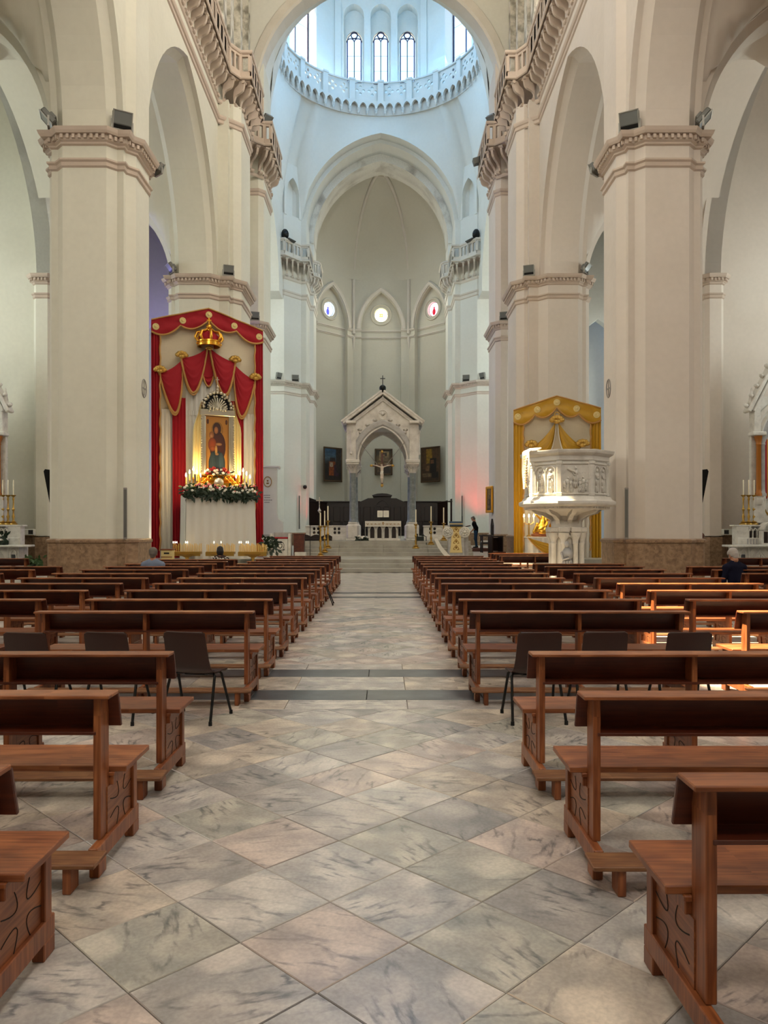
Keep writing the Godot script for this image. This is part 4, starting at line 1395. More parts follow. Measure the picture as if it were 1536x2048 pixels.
# ------------------------------------------------------------------ people
func flesh(bones: Array, cell: float, k := .03) -> B:    # bones: [from, to, radius, radius, colour, squash]
	var lo := Vector3.INF
	var hi := -Vector3.INF
	for q in bones:
		for e in 2:
			var r: float = q[2 + e] + k * .5 + cell * 2
			lo = lo.min(q[e] - V(r, r, r))
			hi = hi.max(q[e] + V(r, r, r))
	var n := Vector3i(((hi - lo) / cell).ceil()) + Vector3i.ONE
	var f := PackedFloat32Array()
	var ci := PackedByteArray()
	var near := PackedFloat32Array()
	f.resize(n.x * n.y * n.z)
	f.fill(1.0)
	near.resize(f.size())
	near.fill(1.0)
	ci.resize(f.size())
	var sy := n.x
	var sz := n.x * n.y
	for bi in bones.size():
		var q: Array = bones[bi]
		var a: Vector3 = q[0]
		var e: Vector3 = q[1] - q[0]
		var l2 := maxf(e.length_squared(), 1e-8)
		var rm := maxf(q[2], q[3]) + k + cell * 2
		var i0 := Vector3i(((a.min(q[1]) - lo - V(rm, rm, rm)) / cell).floor()).clamp(Vector3i.ZERO, n - Vector3i.ONE)
		var i1 := Vector3i(((a.max(q[1]) - lo + V(rm, rm, rm)) / cell).ceil()).clamp(Vector3i.ZERO, n - Vector3i.ONE)
		var sq: Vector3 = q[5] if q.size() > 5 else Vector3.ONE
		for z in range(i0.z, i1.z + 1):
			for y in range(i0.y, i1.y + 1):
				for x in range(i0.x, i1.x + 1):
					var p := lo + V(x, y, z) * cell - a
					var t := clampf(p.dot(e) / l2, 0.0, 1.0)
					var d := ((p - e * t) / sq).length() - lerpf(q[2], q[3], t)
					var at := x + y * sy + z * sz
					var g := f[at]
					var hh := maxf(k - absf(g - d), 0.0) / k
					f[at] = minf(g, d) - hh * hh * k * .25
					if d < near[at]:
						near[at] = d
						ci[at] = bi
	var st := b()
	var idx := {}
	var pos := []
	var nor := []
	var cols := []
	var corner := [0, 1, sy, sy + 1, sz, sz + 1, sz + sy, sz + sy + 1]
	for z in n.z - 1:
		for y in n.y - 1:
			for x in n.x - 1:
				var at := x + y * sy + z * sz
				var inside := 0
				for c in corner:
					if f[at + c] < 0.0: inside += 1
				if inside == 0 or inside == 8: continue
				var sum := Vector3.ZERO
				var cnt := 0
				for ed in [[0, 1], [0, 2], [0, 4], [1, 3], [1, 5], [2, 3], [2, 6], [4, 5], [4, 6], [3, 7], [5, 7], [6, 7]]:
					var fa := f[at + corner[ed[0]]]
					var fb := f[at + corner[ed[1]]]
					if (fa < 0.0) != (fb < 0.0):
						var t := fa / (fa - fb)
						var pa := Vector3(ed[0] & 1, (ed[0] >> 1) & 1, ed[0] >> 2)
						var pb := Vector3(ed[1] & 1, (ed[1] >> 1) & 1, ed[1] >> 2)
						sum += pa.lerp(pb, t)
						cnt += 1
				idx[at] = pos.size()
				pos.append(lo + (V(x, y, z) + sum / cnt) * cell)
				nor.append(V(f[at + 1] + f[at + 1 + sy] + f[at + 1 + sz] + f[at + 1 + sy + sz] - f[at] - f[at + sy] - f[at + sz] - f[at + sy + sz],
					f[at + sy] + f[at + 1 + sy] + f[at + sy + sz] + f[at + 1 + sy + sz] - f[at] - f[at + 1] - f[at + sz] - f[at + 1 + sz],
					f[at + sz] + f[at + 1 + sz] + f[at + sy + sz] + f[at + 1 + sy + sz] - f[at] - f[at + 1] - f[at + sy] - f[at + 1 + sy]).normalized())
				cols.append(bones[ci[at]][4])
	for at in idx:
		for ax in [[1, sy, sz], [sy, sz, 1], [sz, 1, sy]]:
			var o1: int = ax[1]
			var o2: int = ax[2]
			if (f[at] < 0.0) == (f[at + ax[0]] < 0.0): continue
			if not (idx.has(at - o1) and idx.has(at - o2) and idx.has(at - o1 - o2)): continue
			var q := [idx[at], idx[at - o1], idx[at - o1 - o2], idx[at - o2]]
			st.col = cols[q[0]]
			st.tri(pos[q[0]], pos[q[1]], pos[q[2]], nor[q[0]], nor[q[1]], nor[q[2]])
			st.tri(pos[q[0]], pos[q[2]], pos[q[3]], nor[q[0]], nor[q[2]], nor[q[3]])
	return st

func hand(at: Vector3, dir: Vector3, palm: Vector3, g: float, skin: Color) -> Array:     # palm towards `palm`, fingers along `dir`
	var r := []
	var x := dir.cross(palm).normalized() * g
	r.append([at, at + dir * .07, .026, .034, skin])
	for i in 4:
		var o := at + dir * .085 + x * (-.030 + .020 * i)
		var ln: float = [.062, .075, .070, .055][i]
		var m := o + dir * ln * .5 + palm * .008
		r.append([o - dir * .02, m, .0095, .009, skin])
		r.append([m, m + (dir * .6 + palm * .8).normalized() * ln * .5, .009, .0075, skin])
	var th := at + dir * .02 - x * .028
	r.append([th, th + (dir - x * .8).normalized() * .045, .012, .010, skin])
	r.append([th + (dir - x * .8).normalized() * .045, th + (dir - x * .4 + palm * .5).normalized() * .075, .010, .008, skin])
	return r

func person(label: String, at: Vector3, turn: float, sit: bool, hgt: float, cloth: Color, legs: Color, skin: Color, hair: Material, bald: float, head_tilt: float, arms_bare: bool) -> Node3D:
	var o := thing("person", label, "person", at, turn)
	var hip := .55 if sit else .92
	var c := hip + .40
	var lean := -.03 if sit else -.10
	var sk: Array = []
	sk.append([V(0, hip, 0), V(0, hip + .16, .01), .145, .135, cloth, V(1.15, 1, .85)])
	sk.append([V(0, hip + .16, .01), V(0, c - .03, lean), .13, .145, cloth, V(1.35, 1, .85)])
	for g in [-1.0, 1.0]:
		sk.append([V(g * .08, c + .04, lean), V(g * .205, c + .0, lean), .09, .072, cloth])
		var el := V(g * .275, c - .27, lean + .0)
		var wr := V(g * .13, hip + .07, -.26)
		if not sit:
			el = V(g * .25, c - .26, lean + .06)
			wr = V(g * .23, c - .44, -.22) if g < 0 else V(g * .22, c - .50, -.08)
		sk.append([V(g * .21, c - .01, lean), el, .062, .047, cloth])
		sk.append([el, wr, .044, .031, skin if arms_bare else cloth])
		var kn := V(g * .11, hip - .03, -.43)
		var an := V(g * .11, .09, -.42)
		if not sit:
			kn = V(g * .10, .50, -.02)
			an = V(g * .10, .08, .03)
		sk.append([V(g * .085, hip - .02, 0), kn, .092, .066, legs])
		sk.append([kn, an, .062, .042, legs])
		sk.append([an + V(0, -.035, .03), an + V(0, -.05, -.15), .045, .036, Color(.03, .025, .02)])
		var hd := hand(wr, (wr - el).normalized(), V(-g * .5, -.6, -.3).normalized(), g, skin)
		put("hand", flesh(hd, .006, .008), M.flesh, o)
	var nk := V(0, c + .07, lean - .0)
	var hb := V(0, c + .20, lean + head_tilt * -.06)
	sk.append([nk, hb, .058, .055, skin])
	put("body", flesh(sk, .018, .05), M.flesh, o)
	# head: cranium, jaw, nose, ears, eyes, mouth
	var hc := hb + V(0, .065, -.02)
	var ht := Transform3D(Basis(Vector3(1, 0, 0), -head_tilt), hc)
	var hs := []
	for q in [[V(0, .035, .015), V(0, .03, -.02), .088, .082, skin], [V(0, -.04, -.03), V(0, -.085, -.062), .062, .036, skin], [V(0, -.07, .01), V(0, -.13, .02), .056, .056, skin],
		[V(0, .01, -.10), V(0, -.03, -.118), .010, .015, skin], [V(-.082, -.005, .0), V(-.086, -.045, -.006), .016, .011, skin], [V(.082, -.005, .0), V(.086, -.045, -.006), .016, .011, skin],
		[V(-.05, .025, -.088), V(.05, .025, -.088), .012, .012, skin], [V(-.022, -.065, -.098), V(.022, -.065, -.098), .008, .008, skin * Color(.8, .6, .6)]]:
		hs.append([ht * q[0], ht * q[1], q[2], q[3], q[4]])
	var head := put("head", flesh(hs, .0075, .02), M.flesh, o)
	var ey := b(ht)
	for g in [-1, 1]: ey.ball(V(g * .032, .006, -.088), V(.012, .009, .009), 8)
	put("eyes", ey, M.ink, head)
	var hr := []
	var grey := Color.WHITE
	if bald < .5:
		for q in [[V(0, .05, .02), V(0, .045, -.025), .098, .090], [V(0, -.02, .045), V(0, -.07, .045), .075, .055], [V(-.06, .0, .02), V(-.062, -.03, .02), .034, .022], [V(.06, .0, .02), V(.062, -.03, .02), .034, .022]]:
			hr.append([ht * q[0], ht * q[1], q[2], q[3], grey])
	else:
		for q in [[V(0, .055, .02), V(0, .075, -.05), .092, .062], [V(0, -.01, .048), V(0, -.055, .045), .074, .052], [V(-.055, .0, .02), V(-.06, -.02, .02), .038, .026], [V(.055, .0, .02), V(.06, -.02, .02), .038, .026]]:
			hr.append([ht * q[0], ht * q[1], q[2], q[3], grey])
	put("hair", flesh(hr, .009, .02), hair, o)
	o.scale = Vector3.ONE * hgt
	return o

func people() -> void:
	var a := person("seated man with grey hair in a light blue shirt, seen from behind on the left", V(-4.95, 0, -17.32), 0, true, .95, Color(.17, .205, .285), Color(.03, .035, .05), Color(.40, .19, .11), M.hair_gray, 0, .1, false)
	var w := person("seated woman with dark bobbed hair and a patterned top, before the candle racks", V(-4.35, 0, -21.6), 0, true, .9, Color(.05, .035, .03), Color(.04, .03, .03), Color(.40, .20, .13), M.hair_dark, 0, 0, false)
	var hr := b()
	hr.t = Transform3D(Basis.IDENTITY, V(0, 1.20, -.03))
	hr.lathe(Vector3.ZERO, VV([.085, -.12, .108, -.06, .112, 0, .1, .06, .06, .1, 0, .115]), 14)
	put("bob", hr, M.hair_dark, w)
	rng.seed = 9
	var pt := b()
	for k in 34:
		var th := rng.randf_range(.1, PI - .1)
		pt.ball(V(cos(th) * .24, rng.randf_range(.86, 1.04), .055 + sin(th) * .075), V(.03, .022, .02), 6)
	put("print_patches", pt, M.white_cloth, w)
	var m := person("seated old man with white hair and navy jacket, head bowed, on the right", V(7.32, 0, -15.65), .25, true, .97, Color(.008, .010, .022), Color(.02, .02, .03), Color(.44, .22, .14), M.hair_white, .2, .45, false)
	var gl := b(Transform3D(Basis(Vector3(1, 0, 0), -.45), V(0, 1.215, -.075)))
	for g in [-1, 1]:
		gl.tube([V(g * .09, .01, .02), V(g * .09, .012, -.06), V(g * .06, .01, -.10)], .004, 6)
		gl.tube(range(13).map(func(q): return V(g * .035 + cos(TAU * q / 12) * .026, .005 + sin(TAU * q / 12) * .018, -.105)), .003, 5, false)
	put("glasses", gl, M.black_metal, m)
	person("standing man in a black T-shirt and jeans leaning over the lectern", V(5.22, .68, -42.0), 1.25, false, .99, Color(.006, .006, .007), Color(.02, .045, .09), Color(.40, .2, .13), M.hair_gray, 1, .45, true)

# ------------------------------------------------------------------ cloth
func pleated(st: B, u0: float, u1: float, y0: float, y1: float, w: float, amp: float, n: int, flare := 0.0, ph := 0.0) -> B:
	var rows := []
	var m := n * 6
	for i in 9:
		var t := i / 8.0
		var row := []
		for j in m + 1:
			var s := float(j) / m
			var a := TAU * n * s + ph
			var k := amp * (.55 + .45 * t)
			row.append(V(lerpf(u0, u1, s) + k * .3 * sin(2 * a + t * 2.0) + (s - .5) * flare * t, lerpf(y1, y0, t), w + k * cos(a + .35 * sin(t * 4 + s * 9)) + flare * t * .3))
		rows.append(row)
	return st.grid(rows)

func swag(st: B, a: Vector2, c: Vector2, low: Vector2, rise: float, w: float, folds := 5, bulge := .16) -> Array:    # hung from corners a and c, lowest at low; returns the lower edge
	var rows := []
	var edge := []
	var n := 20
	for i in 15:
		var t := i / 14.0
		var row := []
		for j in n + 1:
			var s := float(j) / n
			var up := a.lerp(c, s) - Vector2(0, rise * 4 * s * (1 - s))
			var q := low * 2.0 - (a + c) * .5
			var dn := a * (1 - s) * (1 - s) + q * 2 * s * (1 - s) + c * s * s
			var p := up.lerp(dn, t)
			var mid := 4 * s * (1 - s)
			row.append(V(p.x, p.y, w + bulge * mid * sin(PI * (.15 + .7 * t)) + .035 * sin(TAU * folds * t + s * 2.0) * pow(mid, .5)))
		rows.append(row)
		if i == 14: edge = row
	st.grid(rows)
	return edge

func canopy(o: Node3D, half: float, yc: float, ya: float, y0: float, bw: float, drop: float, cloth: Material, nr: int) -> void:
	var trimm: Material = M.fringe
	for g in [-1.0, 1.0]:
		put("side_curtain", pleated(b(), g * half, g * (half - bw), y0, yc - .05, .02, .05, 3), cloth, o)
		var fr := b()
		var pts := []
		for i in 40: pts.append(V(g * (half - bw - .02) + .02 * sin(i * 1.9), lerpf(yc - drop, y0 + .3, i / 39.0), .06 + .012 * sin(i * 2.7)))
		fr.tube(pts, .035, 6)
		put("fringe", fr, trimm, o)
	var rows := []
	var up := []
	var low := []
	var n := 48
	for i in 7:
		var t := i / 6.0
		var row := []
		for j in n + 1:
			var s := -1.0 + 2.0 * j / n
			var top := lerpf(ya, yc, absf(s))
			var sc := absf(fposmod((s + 1) * .5 * (nr - 1), 1.0) - .5) * 2.0
			var bot := top - drop * (.72 + .38 * (1 - sc * sc))
			row.append(V(s * half, lerpf(top, bot, t), .06 + .05 * sin(t * 9 + (1 - sc) * 2.2) * (1 - sc * .7) + .04 * t))
			if i == 0: up.append(row[-1] + V(0, .02, .02))
			if i == 6: low.append(row[-1] + V(0, -.03, .01))
		rows.append(row)
	put("valance", b().grid(rows), cloth, o)
	put("fringe", b().tube(low, .04, 6), trimm, o)
	put("fringe", b().tube(up, .03, 6), trimm, o)
	for k in nr:
		var s := -1.0 + 2.0 * k / (nr - 1.0)
		var x := s * (half - .18)
		put("rosette", b(Transform3D(Basis(V(1, 0, 0), V(0, 0, 1), V(0, -1, 0)), V(x, lerpf(ya, yc, absf(s)) - drop * .42, .10))).lathe(Vector3.ZERO, VV([.13, 0, .14, .02, .11, .04, .07, .03, .05, .06, 0, .07]), 14), M.cream_cloth, o)
	var bp := PackedVector2Array([Vector2(-half + .05, y0 + (yc - y0) * .5), Vector2(-half + .05, yc - .05), Vector2(0, ya - .06), Vector2(half - .05, yc - .05), Vector2(half - .05, y0 + (yc - y0) * .5)])
	put("backing_board", b().extr(bp, -.22, -.16), M.beige_board, o)

func scallop(o: Node3D, p: Vector3, r: float, called := "gilt_ornament") -> void:
	var st := b()
	for k in 5:
		var a := PI * (k + .5) / 5.0
		st.ball(p + V(cos(a) * r * .62, sin(a) * r * .5, .0), V(r * .42, r * .34, r * .3), 8)
	st.ball(p + V(0, -.02, .04), V(r * .55, r * .3, r * .3), 8)
	put(called, st, M.gold_paint, o)

func flowers(o: Node3D, pts: Array, r: float, called: String, m: Material) -> void:
	var st := b()
	for p in pts:
		for k in 4:
			var a: float = TAU * k / 4.0 + p.x * 7
			st.ball(p + V(cos(a) * r * .5, sin(a) * r * .4, r * .15), V(r * .55, r * .5, r * .4), 6)
	tag(put(called, st, m, o), "", "", "", "stuff")

func leaves(o: Node3D, pts: Array, r: float, m: Material) -> void:
	var st := b()
	for p in pts:
		var a := rng.randf() * TAU
		var d := V(cos(a), sin(a) * .9 - .3, rng.randf_range(0.0, .8)).normalized()
		var x := d.cross(V(.2, .3, 1)).normalized() * r * .22
		var n := d.cross(x).normalized()
		st.tri(p, p + d * r * .5 + x, p + d * r, n, n, n)
		st.tri(p, p + d * r, p + d * r * .5 - x, n, n, n)
	tag(put("leaves", st, m, o), "", "", "", "stuff")

func spread(n: int, x: float, y0: float, y1: float, z0: float, z1: float) -> Array:
	var r := []
	for i in n: r.append(V(rng.randf_range(-x, x), rng.randf_range(y0, y1), rng.randf_range(z0, z1)))
	return r

func lamp(parent: Node3D, p: Vector3, energy: float, c: Color, size := .05) -> void:
	var l := OmniLight3D.new()
	l.name = "glow"
	l.light_energy = energy
	l.light_color = c
	l.light_size = size
	l.omni_range = 60
	l.omni_attenuation = 2.0
	l.shadow_enabled = true
	l.position = p
	parent.add_child(l, true)

func festive() -> void:
	rng.seed = 31
	var dy := .5
	var o := thing("festive_canopy", "tall red velvet canopy with gold fringe and crown hung before the left pier", "canopy", V(-7.23, 0, -32.92), deg_to_rad(23.2))
	canopy(o, 2.35, 10.31, 11.03, dy, .34, .62, M.velvet, 5)
	put("white_curtain", pleated(b(), -2.05, 2.05, dy, 6.7, -.10, .045, 26), M.white_cloth, o)
	put("white_curtain", pleated(b(), -.95, .95, 6.5, 8.9, -.09, .05, 9), M.white_cloth, o)
	for g in [-1.0, 1.0]: put("inner_curtain", pleated(b(), g * 1.50, g * .95, dy, 7.2, .0, .05, 4), M.velvet, o)
	var fr := b()
	for g in [-1.0, 1.0]:
		for q in [[[g * .05, 9.38, g * 1.14, 8.86, g * .62, 7.42], .15, .10], [[g * 1.06, 8.84, g * 2.02, 8.17, g * 1.36, 6.55], .10, .14]]:
			var c: Array = q[0]
			var st := b()
			var top := Vector2(c[0], c[1])
			var e := swag(st, top, Vector2(c[2], c[3]), Vector2(c[4], c[5]), .13, .06 if c[1] > 9 else .0, 5, .22)
			put("swag", st, M.velvet, o)
			fr.tube(e, .05, 6)
			var e2 := []
			for p in e: e2.append(p + V(0, -.09, -.01))
			fr.tube(e2, .04, 5)
		scallop(o, V(g * 1.12, 8.92, .12), .28)
		scallop(o, V(g * 2.0, 8.24, .12), .28)
	var sm := b()
	fr.tube(swag(sm, Vector2(-.22, 8.2), Vector2(.22, 8.2), Vector2(0, 7.75), 0, -.02, 2, .05), .04, 5)
	sm.grid([[V(-.1, 9.4, -.02), V(.1, 9.4, -.02)], [V(-.22, 8.2, -.02), V(.22, 8.2, -.02)]])
	put("swag", sm, M.velvet, o)
	put("fringe", fr, M.fringe, o)
	scallop(o, V(0, 9.3, .22), .16)
	# the crown
	var ct := Transform3D(Basis.from_scale(V(.80, .74, .80)), V(0, 9.40, .16))
	var cr := b(ct)
	cr.lathe(Vector3.ZERO, VV([.56, 0, .62, .02, .62, .07, .58, .09, .58, .22, .63, .24, .63, .30, .57, .31, .52, .28, .52, 0]), 28)
	for k in 8:
		var a := TAU * k / 8.0
		var d := V(cos(a), 0, sin(a) * .9)
		cr.tube([d * .58 + V(0, .3, 0), d * .72 + V(0, .52, 0), d * .62 + V(0, .78, 0), d * .36 + V(0, .84, 0), d * .18 + V(0, 1.0, 0)], [.07, .075, .07, .055, .05], 8)
		cr.ball(d * .62 + V(0, .16, 0), V(.06, .06, .06), 8)
		cr.ball(d * .70 + V(0, .46, 0), V(.06, .10, .06), 6)
	cr.ball(V(0, 1.14, 0), V(.16, .17, .16), 14)
	cr.lathe(V(0, .9, 0), VV([.2, 0, .2, .06, .1, .1]), 14)
	cr.box(V(0, 1.48, 0), V(.06, .36, .05)).box(V(0, 1.52, 0), V(.24, .06, .05))
	put("crown", cr, M.gold, o)
	put("crown_lining", b(ct).lathe(Vector3.ZERO, VV([.54, .05, .5, .6, .25, .85, 0, .9]), 16), M.velvet, o)
	# the draped table
	var t := thing("draped_table", "tall table under a pleated white cloth below the holy icon", "table", V(-6.62, .5, -31.95), deg_to_rad(23.2))
	put("table_top", b().box(V(0, 2.56, 0), V(2.78, .06, 1.36), .01), M.white_cloth, t)
	put("skirt", pleated(b(), -1.38, 1.38, 0.0, 2.56, .67, .035, 8, .10), M.white_cloth, t)
	for g in [-1.0, 1.0]: put("skirt", pleated(b(Transform3D(Basis(Vector3.UP, g * PI / 2), V(g * .70, 0, 0))), -.68, .68, 0.0, 2.56, .68, .03, 4, .08), M.white_cloth, t)
	put("frame", b().box(V(-1.3, 1.26, 0), V(.08, 2.52, 1.2)).box(V(1.3, 1.26, 0), V(.08, 2.52, 1.2)).box(V(0, 1.26, -.6), V(2.6, 2.52, .04)), M.wood0, t)
	var tf := t.transform
	# garland along the front edge
	var ga := thing("garland", "thick garland of pink and white blossoms along the edge of the draped table", "garland", tf * V(0, 2.59, .3), t.rotation.y)
	leaves(ga, spread(420, 1.50, -.16, .22, .28, .56), .26, M.leaf)
	leaves(ga, spread(160, 1.50, .05, .38, .1, .5), .22, M.leaf_light)
	flowers(ga, spread(60, 1.48, .02, .34, .34, .60), .062, "white_blossoms", M.petal_white)
	flowers(ga, spread(40, 1.48, .08, .40, .25, .55), .07, "pink_blossoms", M.petal_pink)
	flowers(ga, spread(40, 1.3, .2, .5, -.1, .35), .06, "cream_blossoms", M.cream_cloth)
	put("moss_base", b().box(V(0, .02, .34), V(2.8, .10, .36), .03), M.leaf, ga)
	# gilded stand carrying the icon
	var p := thing("icon_stand", "gilded scrolled stand with flowers on the draped table", "stand", tf * V(0, 2.59, -.15), t.rotation.y)
	var gs := b()
	gs.box(V(0, .12, 0), V(1.9, .24, .7), .04).box(V(0, .40, 0), V(1.6, .34, .6), .06).box(V(0, .66, 0), V(1.3, .20, .5), .04).box(V(0, .80, 0), V(1.66, .06, .6), .02)
	for g in [-1.0, 1.0]:
		for k in 5:
			var a0: Vector3 = V(g * (.85 - .12 * k), .22 + .12 * k, .34)
			gs.tube(range(10).map(func(i): return a0 + V(cos(i * .7) * .12 * (1 - i * .07), sin(i * .7) * .12 * (1 - i * .07), .03)), .03, 6)
		gs.tube([V(g * .9, .05, .35), V(g * 1.0, .3, .33), V(g * .8, .5, .33), V(g * .78, .78, .32)], .05, 6)
	put("body", gs, M.gold, p)
	put("medallion", b(Transform3D(Basis(V(1, 0, 0), V(0, 0, 1), V(0, -1, 0)), V(0, .5, .34))).lathe(Vector3.ZERO, VV([.2, 0, .2, .03, .15, .05, .05, .08, 0, .08]), 16), M.silver, p)
	rng.seed = 12
	flowers(p, spread(16, .52, .86, 1.10, .1, .36), .085, "red_blossoms", M.petal_red)
	flowers(p, spread(22, .55, .82, 1.06, .16, .42), .06, "white_blossoms", M.petal_white)
	leaves(p, spread(50, .55, .8, 1.0, .05, .35), .16, M.leaf)
	# the icon
	var ic := thing("icon", "painted icon of a seated mother and child in a silver frame with veils", "painting", tf * V(0, 3.44, -.18), t.rotation.y)
	var im := Image.create(128, 224, false, Image.FORMAT_RGB8)
	im.fill(Color(.62, .42, .16))
	var blob := func(cx: float, cy: float, rx: float, ry: float, c: Color):
		for y in range(maxi(0, int(cy - ry)), mini(224, int(cy + ry) + 1)):
			for x in range(maxi(0, int(cx - rx)), mini(128, int(cx + rx) + 1)):
				var d := pow((x - cx) / rx, 2) + pow((y - cy) / ry, 2)
				if d < 1.0: im.set_pixel(x, y, c * (1.0 - .25 * d) if d < .9 else c * .6)
	for q in [[64, 52, 30, 32, Color(.66, .46, .18)], [66, 120, 42, 62, Color(.27, .12, .10)], [62, 190, 44, 54, Color(.15, .21, .24)], [40, 190, 18, 50, Color(.19, .25, .27)], [84, 192, 16, 50, Color(.20, .28, .32)], [62, 48, 22, 25, Color(.24, .12, .10)], [58, 54, 11, 15, Color(.62, .40, .24)],
		[34, 74, 13, 14, Color(.58, .36, .18)], [33, 78, 9, 10, Color(.66, .44, .28)], [38, 112, 22, 28, Color(.55, .24, .08)], [40, 128, 14, 10, Color(.6, .3, .12)], [58, 134, 7, 20, Color(.72, .54, .30)], [72, 110, 18, 6, Color(.60, .42, .26)], [62, 150, 10, 5, Color(.62, .45, .28)], [14, 20, 6, 10, Color(.3, .14, .06)], [112, 20, 6, 10, Color(.3, .14, .06)]]:
		blob.call(q[0], q[1], q[2], q[3], q[4])
	for y in range(170, 222):
		for x in [34, 46, 58, 72, 86, 96]: im.set_pixel(x + int(sin(y * .1) * 2), y, Color(.10, .14, .17))
	var pm := mat("icon_paint", Color(1, 1, 1), .45, 0, ImageTexture.create_from_image(im), -1)
	put("picture", b().quv(V(-.50, 2.40, .05), V(.50, 2.40, .05), V(.50, .1, .05), V(-.50, .1, .05), V(0, 0, 1)), pm, ic)
	put("backboard", b().box(V(0, 1.3, 0), V(1.5, 2.6, .08)), M.wood0, ic)
	var fm := b()
	for g in [-1.0, 1.0]:
		fm.box(V(g * .60, 1.25, .08), V(.16, 2.5, .12), .02)
		fm.tube([V(g * .50, .1, .09), V(g * .50, 2.4, .09)], .03, 8)
		for k in 22: fm.ball(V(g * .66, .2 + k * .1, .15), V(.035, .045, .03), 6)
	fm.box(V(0, 2.56, .08), V(1.46, .26, .14), .02); fm.box(V(0, .05, .08), V(1.4, .14, .14), .02)
	put("frame", fm, M.silver, ic)
	var cs := b()
	for k in 13:
		var a: float = PI * k / 12.0
		cs.tube([V(0, 2.72, .06), V(cos(a) * .42, 2.76 + sin(a) * .42, .08)], [.02, .035], 6)
		cs.ball(V(cos(a) * .56, 2.78 + sin(a) * .62, .1), V(.085, .075, .06), 8)
		cs.ball(V(cos(a) * .66 + .04 * sin(k * 3.0), 2.74 + sin(a) * .50, .08), V(.06, .06, .05), 6)
	for k in 16: cs.ball(V(.34 * sin(k * 2.4), 2.66 + .05 * cos(k * 1.7) + k * .008, .14), V(.07, .06, .05), 6)
	cs.lathe(V(0, 3.36, .1), VV([.02, 0, .06, .06, .09, .14, .05, .2, .07, .26, .02, .34, 0, .4]), 10)
	cs.box(V(0, 3.9, .1), V(.03, .28, .03)).box(V(0, 3.93, .1), V(.14, .03, .03))
	put("crest", cs, M.silver, ic)
	put("crest_backing", b().extr(PV([-.66, 2.68, -.62, 3.05, -.35, 3.32, 0, 3.4, .35, 3.32, .62, 3.05, .66, 2.68]), .0, .03), M.navy, ic)
	for g in [-1.0, 1.0]:
		var rows := []
		for i in 12:
			var tt := i / 11.0
			var row := []
			for j in 13:
				var s := j / 12.0
				var x0 := lerpf(.66, .70, tt)
				var x1 := lerpf(.74, 1.0, smoothstep(0, .35, tt))
				row.append(V(g * lerpf(x0, x1, s), lerpf(3.05 - s * .3, .0, tt), .12 + .04 * sin(s * 16 + tt * 2)))
			rows.append(row)
		put("veil", b().grid(rows), M.cream_cloth, ic)
	# two branched candlesticks with burning candles
	for g in [-1.0, 1.0]:
		var cd := thing("candelabrum", "lit candelabrum %s of the icon, five bright candles" % ("left" if g < 0 else "right"), "candelabrum", tf * V(g * 1.02, 2.59, .12), t.rotation.y, "pair of lit candelabra by the icon")
		var stt := b().lathe(Vector3.ZERO, VV([.13, 0, .13, .04, .05, .1, .03, .2, .06, .3, .03, .38, .025, .6, .05, .66, .03, .7]), 10)
		for k in 5:
			var x := (k - 2) * .145
			var y := .78 - absf(k - 2.0) * .13
			if k != 2: stt.tube([V(0, .45, 0), V(x * .5, .4, .02), V(x, y - .25, .02), V(x, y - .12, .02)], .015, 6)
			stt.lathe(V(x, y - .12, .02), VV([.02, 0, .045, .03, .04, .05, 0, .05]), 8)
		put("stem", stt, M.brass, cd)
		for k in 5:
			var x := (k - 2) * .145
			var y := .78 - absf(k - 2.0) * .13
			var ca := put("candle", b().lathe(V(x, y - .07, .02), VV([.022, 0, .022, .24, 0, .25]), 8), M.wax_yellow, cd)
			put("flame", b().lathe(V(x, y + .19, .02), VV([0, 0, .032, .04, .024, .10, 0, .18]), 8), M.bulb, ca)
		lamp(cd, V(0, 1.02, .30), .40, Color(1.0, .86, .58), .12)
	# racks of votive candles
	var lits := [[0, 1, 2, 7, 8], [4, 8], [0, 1, 4, 5]]
	for k in 3:
		var px: float = [-7.52, -6.20, -4.93][k]
		var rk := thing("candle_rack", ["brass rack of votive candles, leftmost, before the draped table", "brass rack of votive candles behind the woman's head", "brass rack of votive candles by the right red curtain"][k], "candle rack", V(px, .16, -30.5), 0, "votive candle racks below the icon")
		put("tray", b().box(V(0, .60, 0), V(1.12, .10, .30), .01).box(V(0, .55, .16), V(1.12, .14, .02)), M.brass, rk)
		put("stand", b().lathe(Vector3.ZERO, VV([.24, 0, .24, .04, .07, .1, .05, .3, .08, .42, .36, .54, .4, .56]), 12), M.gold_paint, rk)
		for i in 16:
			for row in 2:
				var x := -.52 + i * .0693 + row * .02
				var ca := put("candle", b().lathe(V(x, .65, .08 - row * .16), VV([.014, 0, .014, .32 - .04 * ((i * 7 + row * 3 + k) % 3), 0, .33 - .04 * ((i * 7 + row * 3 + k) % 3)]), 6), M.wax_yellow, rk)
				if row == 0 and i in lits[k]:
					put("flame", b().lathe(V(x, .98, .08), VV([0, 0, .016, .02, .012, .05, 0, .085]), 6), M.bulb, ca)
	var ob := thing("offering_box", "small cream wooden offering box left of the candle racks", "box", V(-8.0, .0, -29.5))
	put("body", b().box(V(0, .45, 0), V(.42, .9, .34), .01), M.cream_cloth, ob)
	put("lid", b().box(V(0, .92, 0), V(.48, .05, .4), .01), M.top1, ob)
	put("slot", b().box(V(0, .78, .175), V(.2, .06, .01)), M.ink, ob)
	put("panel_frame", b().box(V(0, .64, .175), V(.42, .03, .02)), M.top1, ob)
	# white bouquet at the foot of the right curtain
	var bq := thing("bouquet", "white wrapped bouquet with dark leaves beside the rightmost candle rack", "bouquet", V(-4.35, .33, -31.2))
	rng.seed = 44
	leaves(bq, spread(70, .26, .5, .95, -.1, .25), .3, M.leaf)
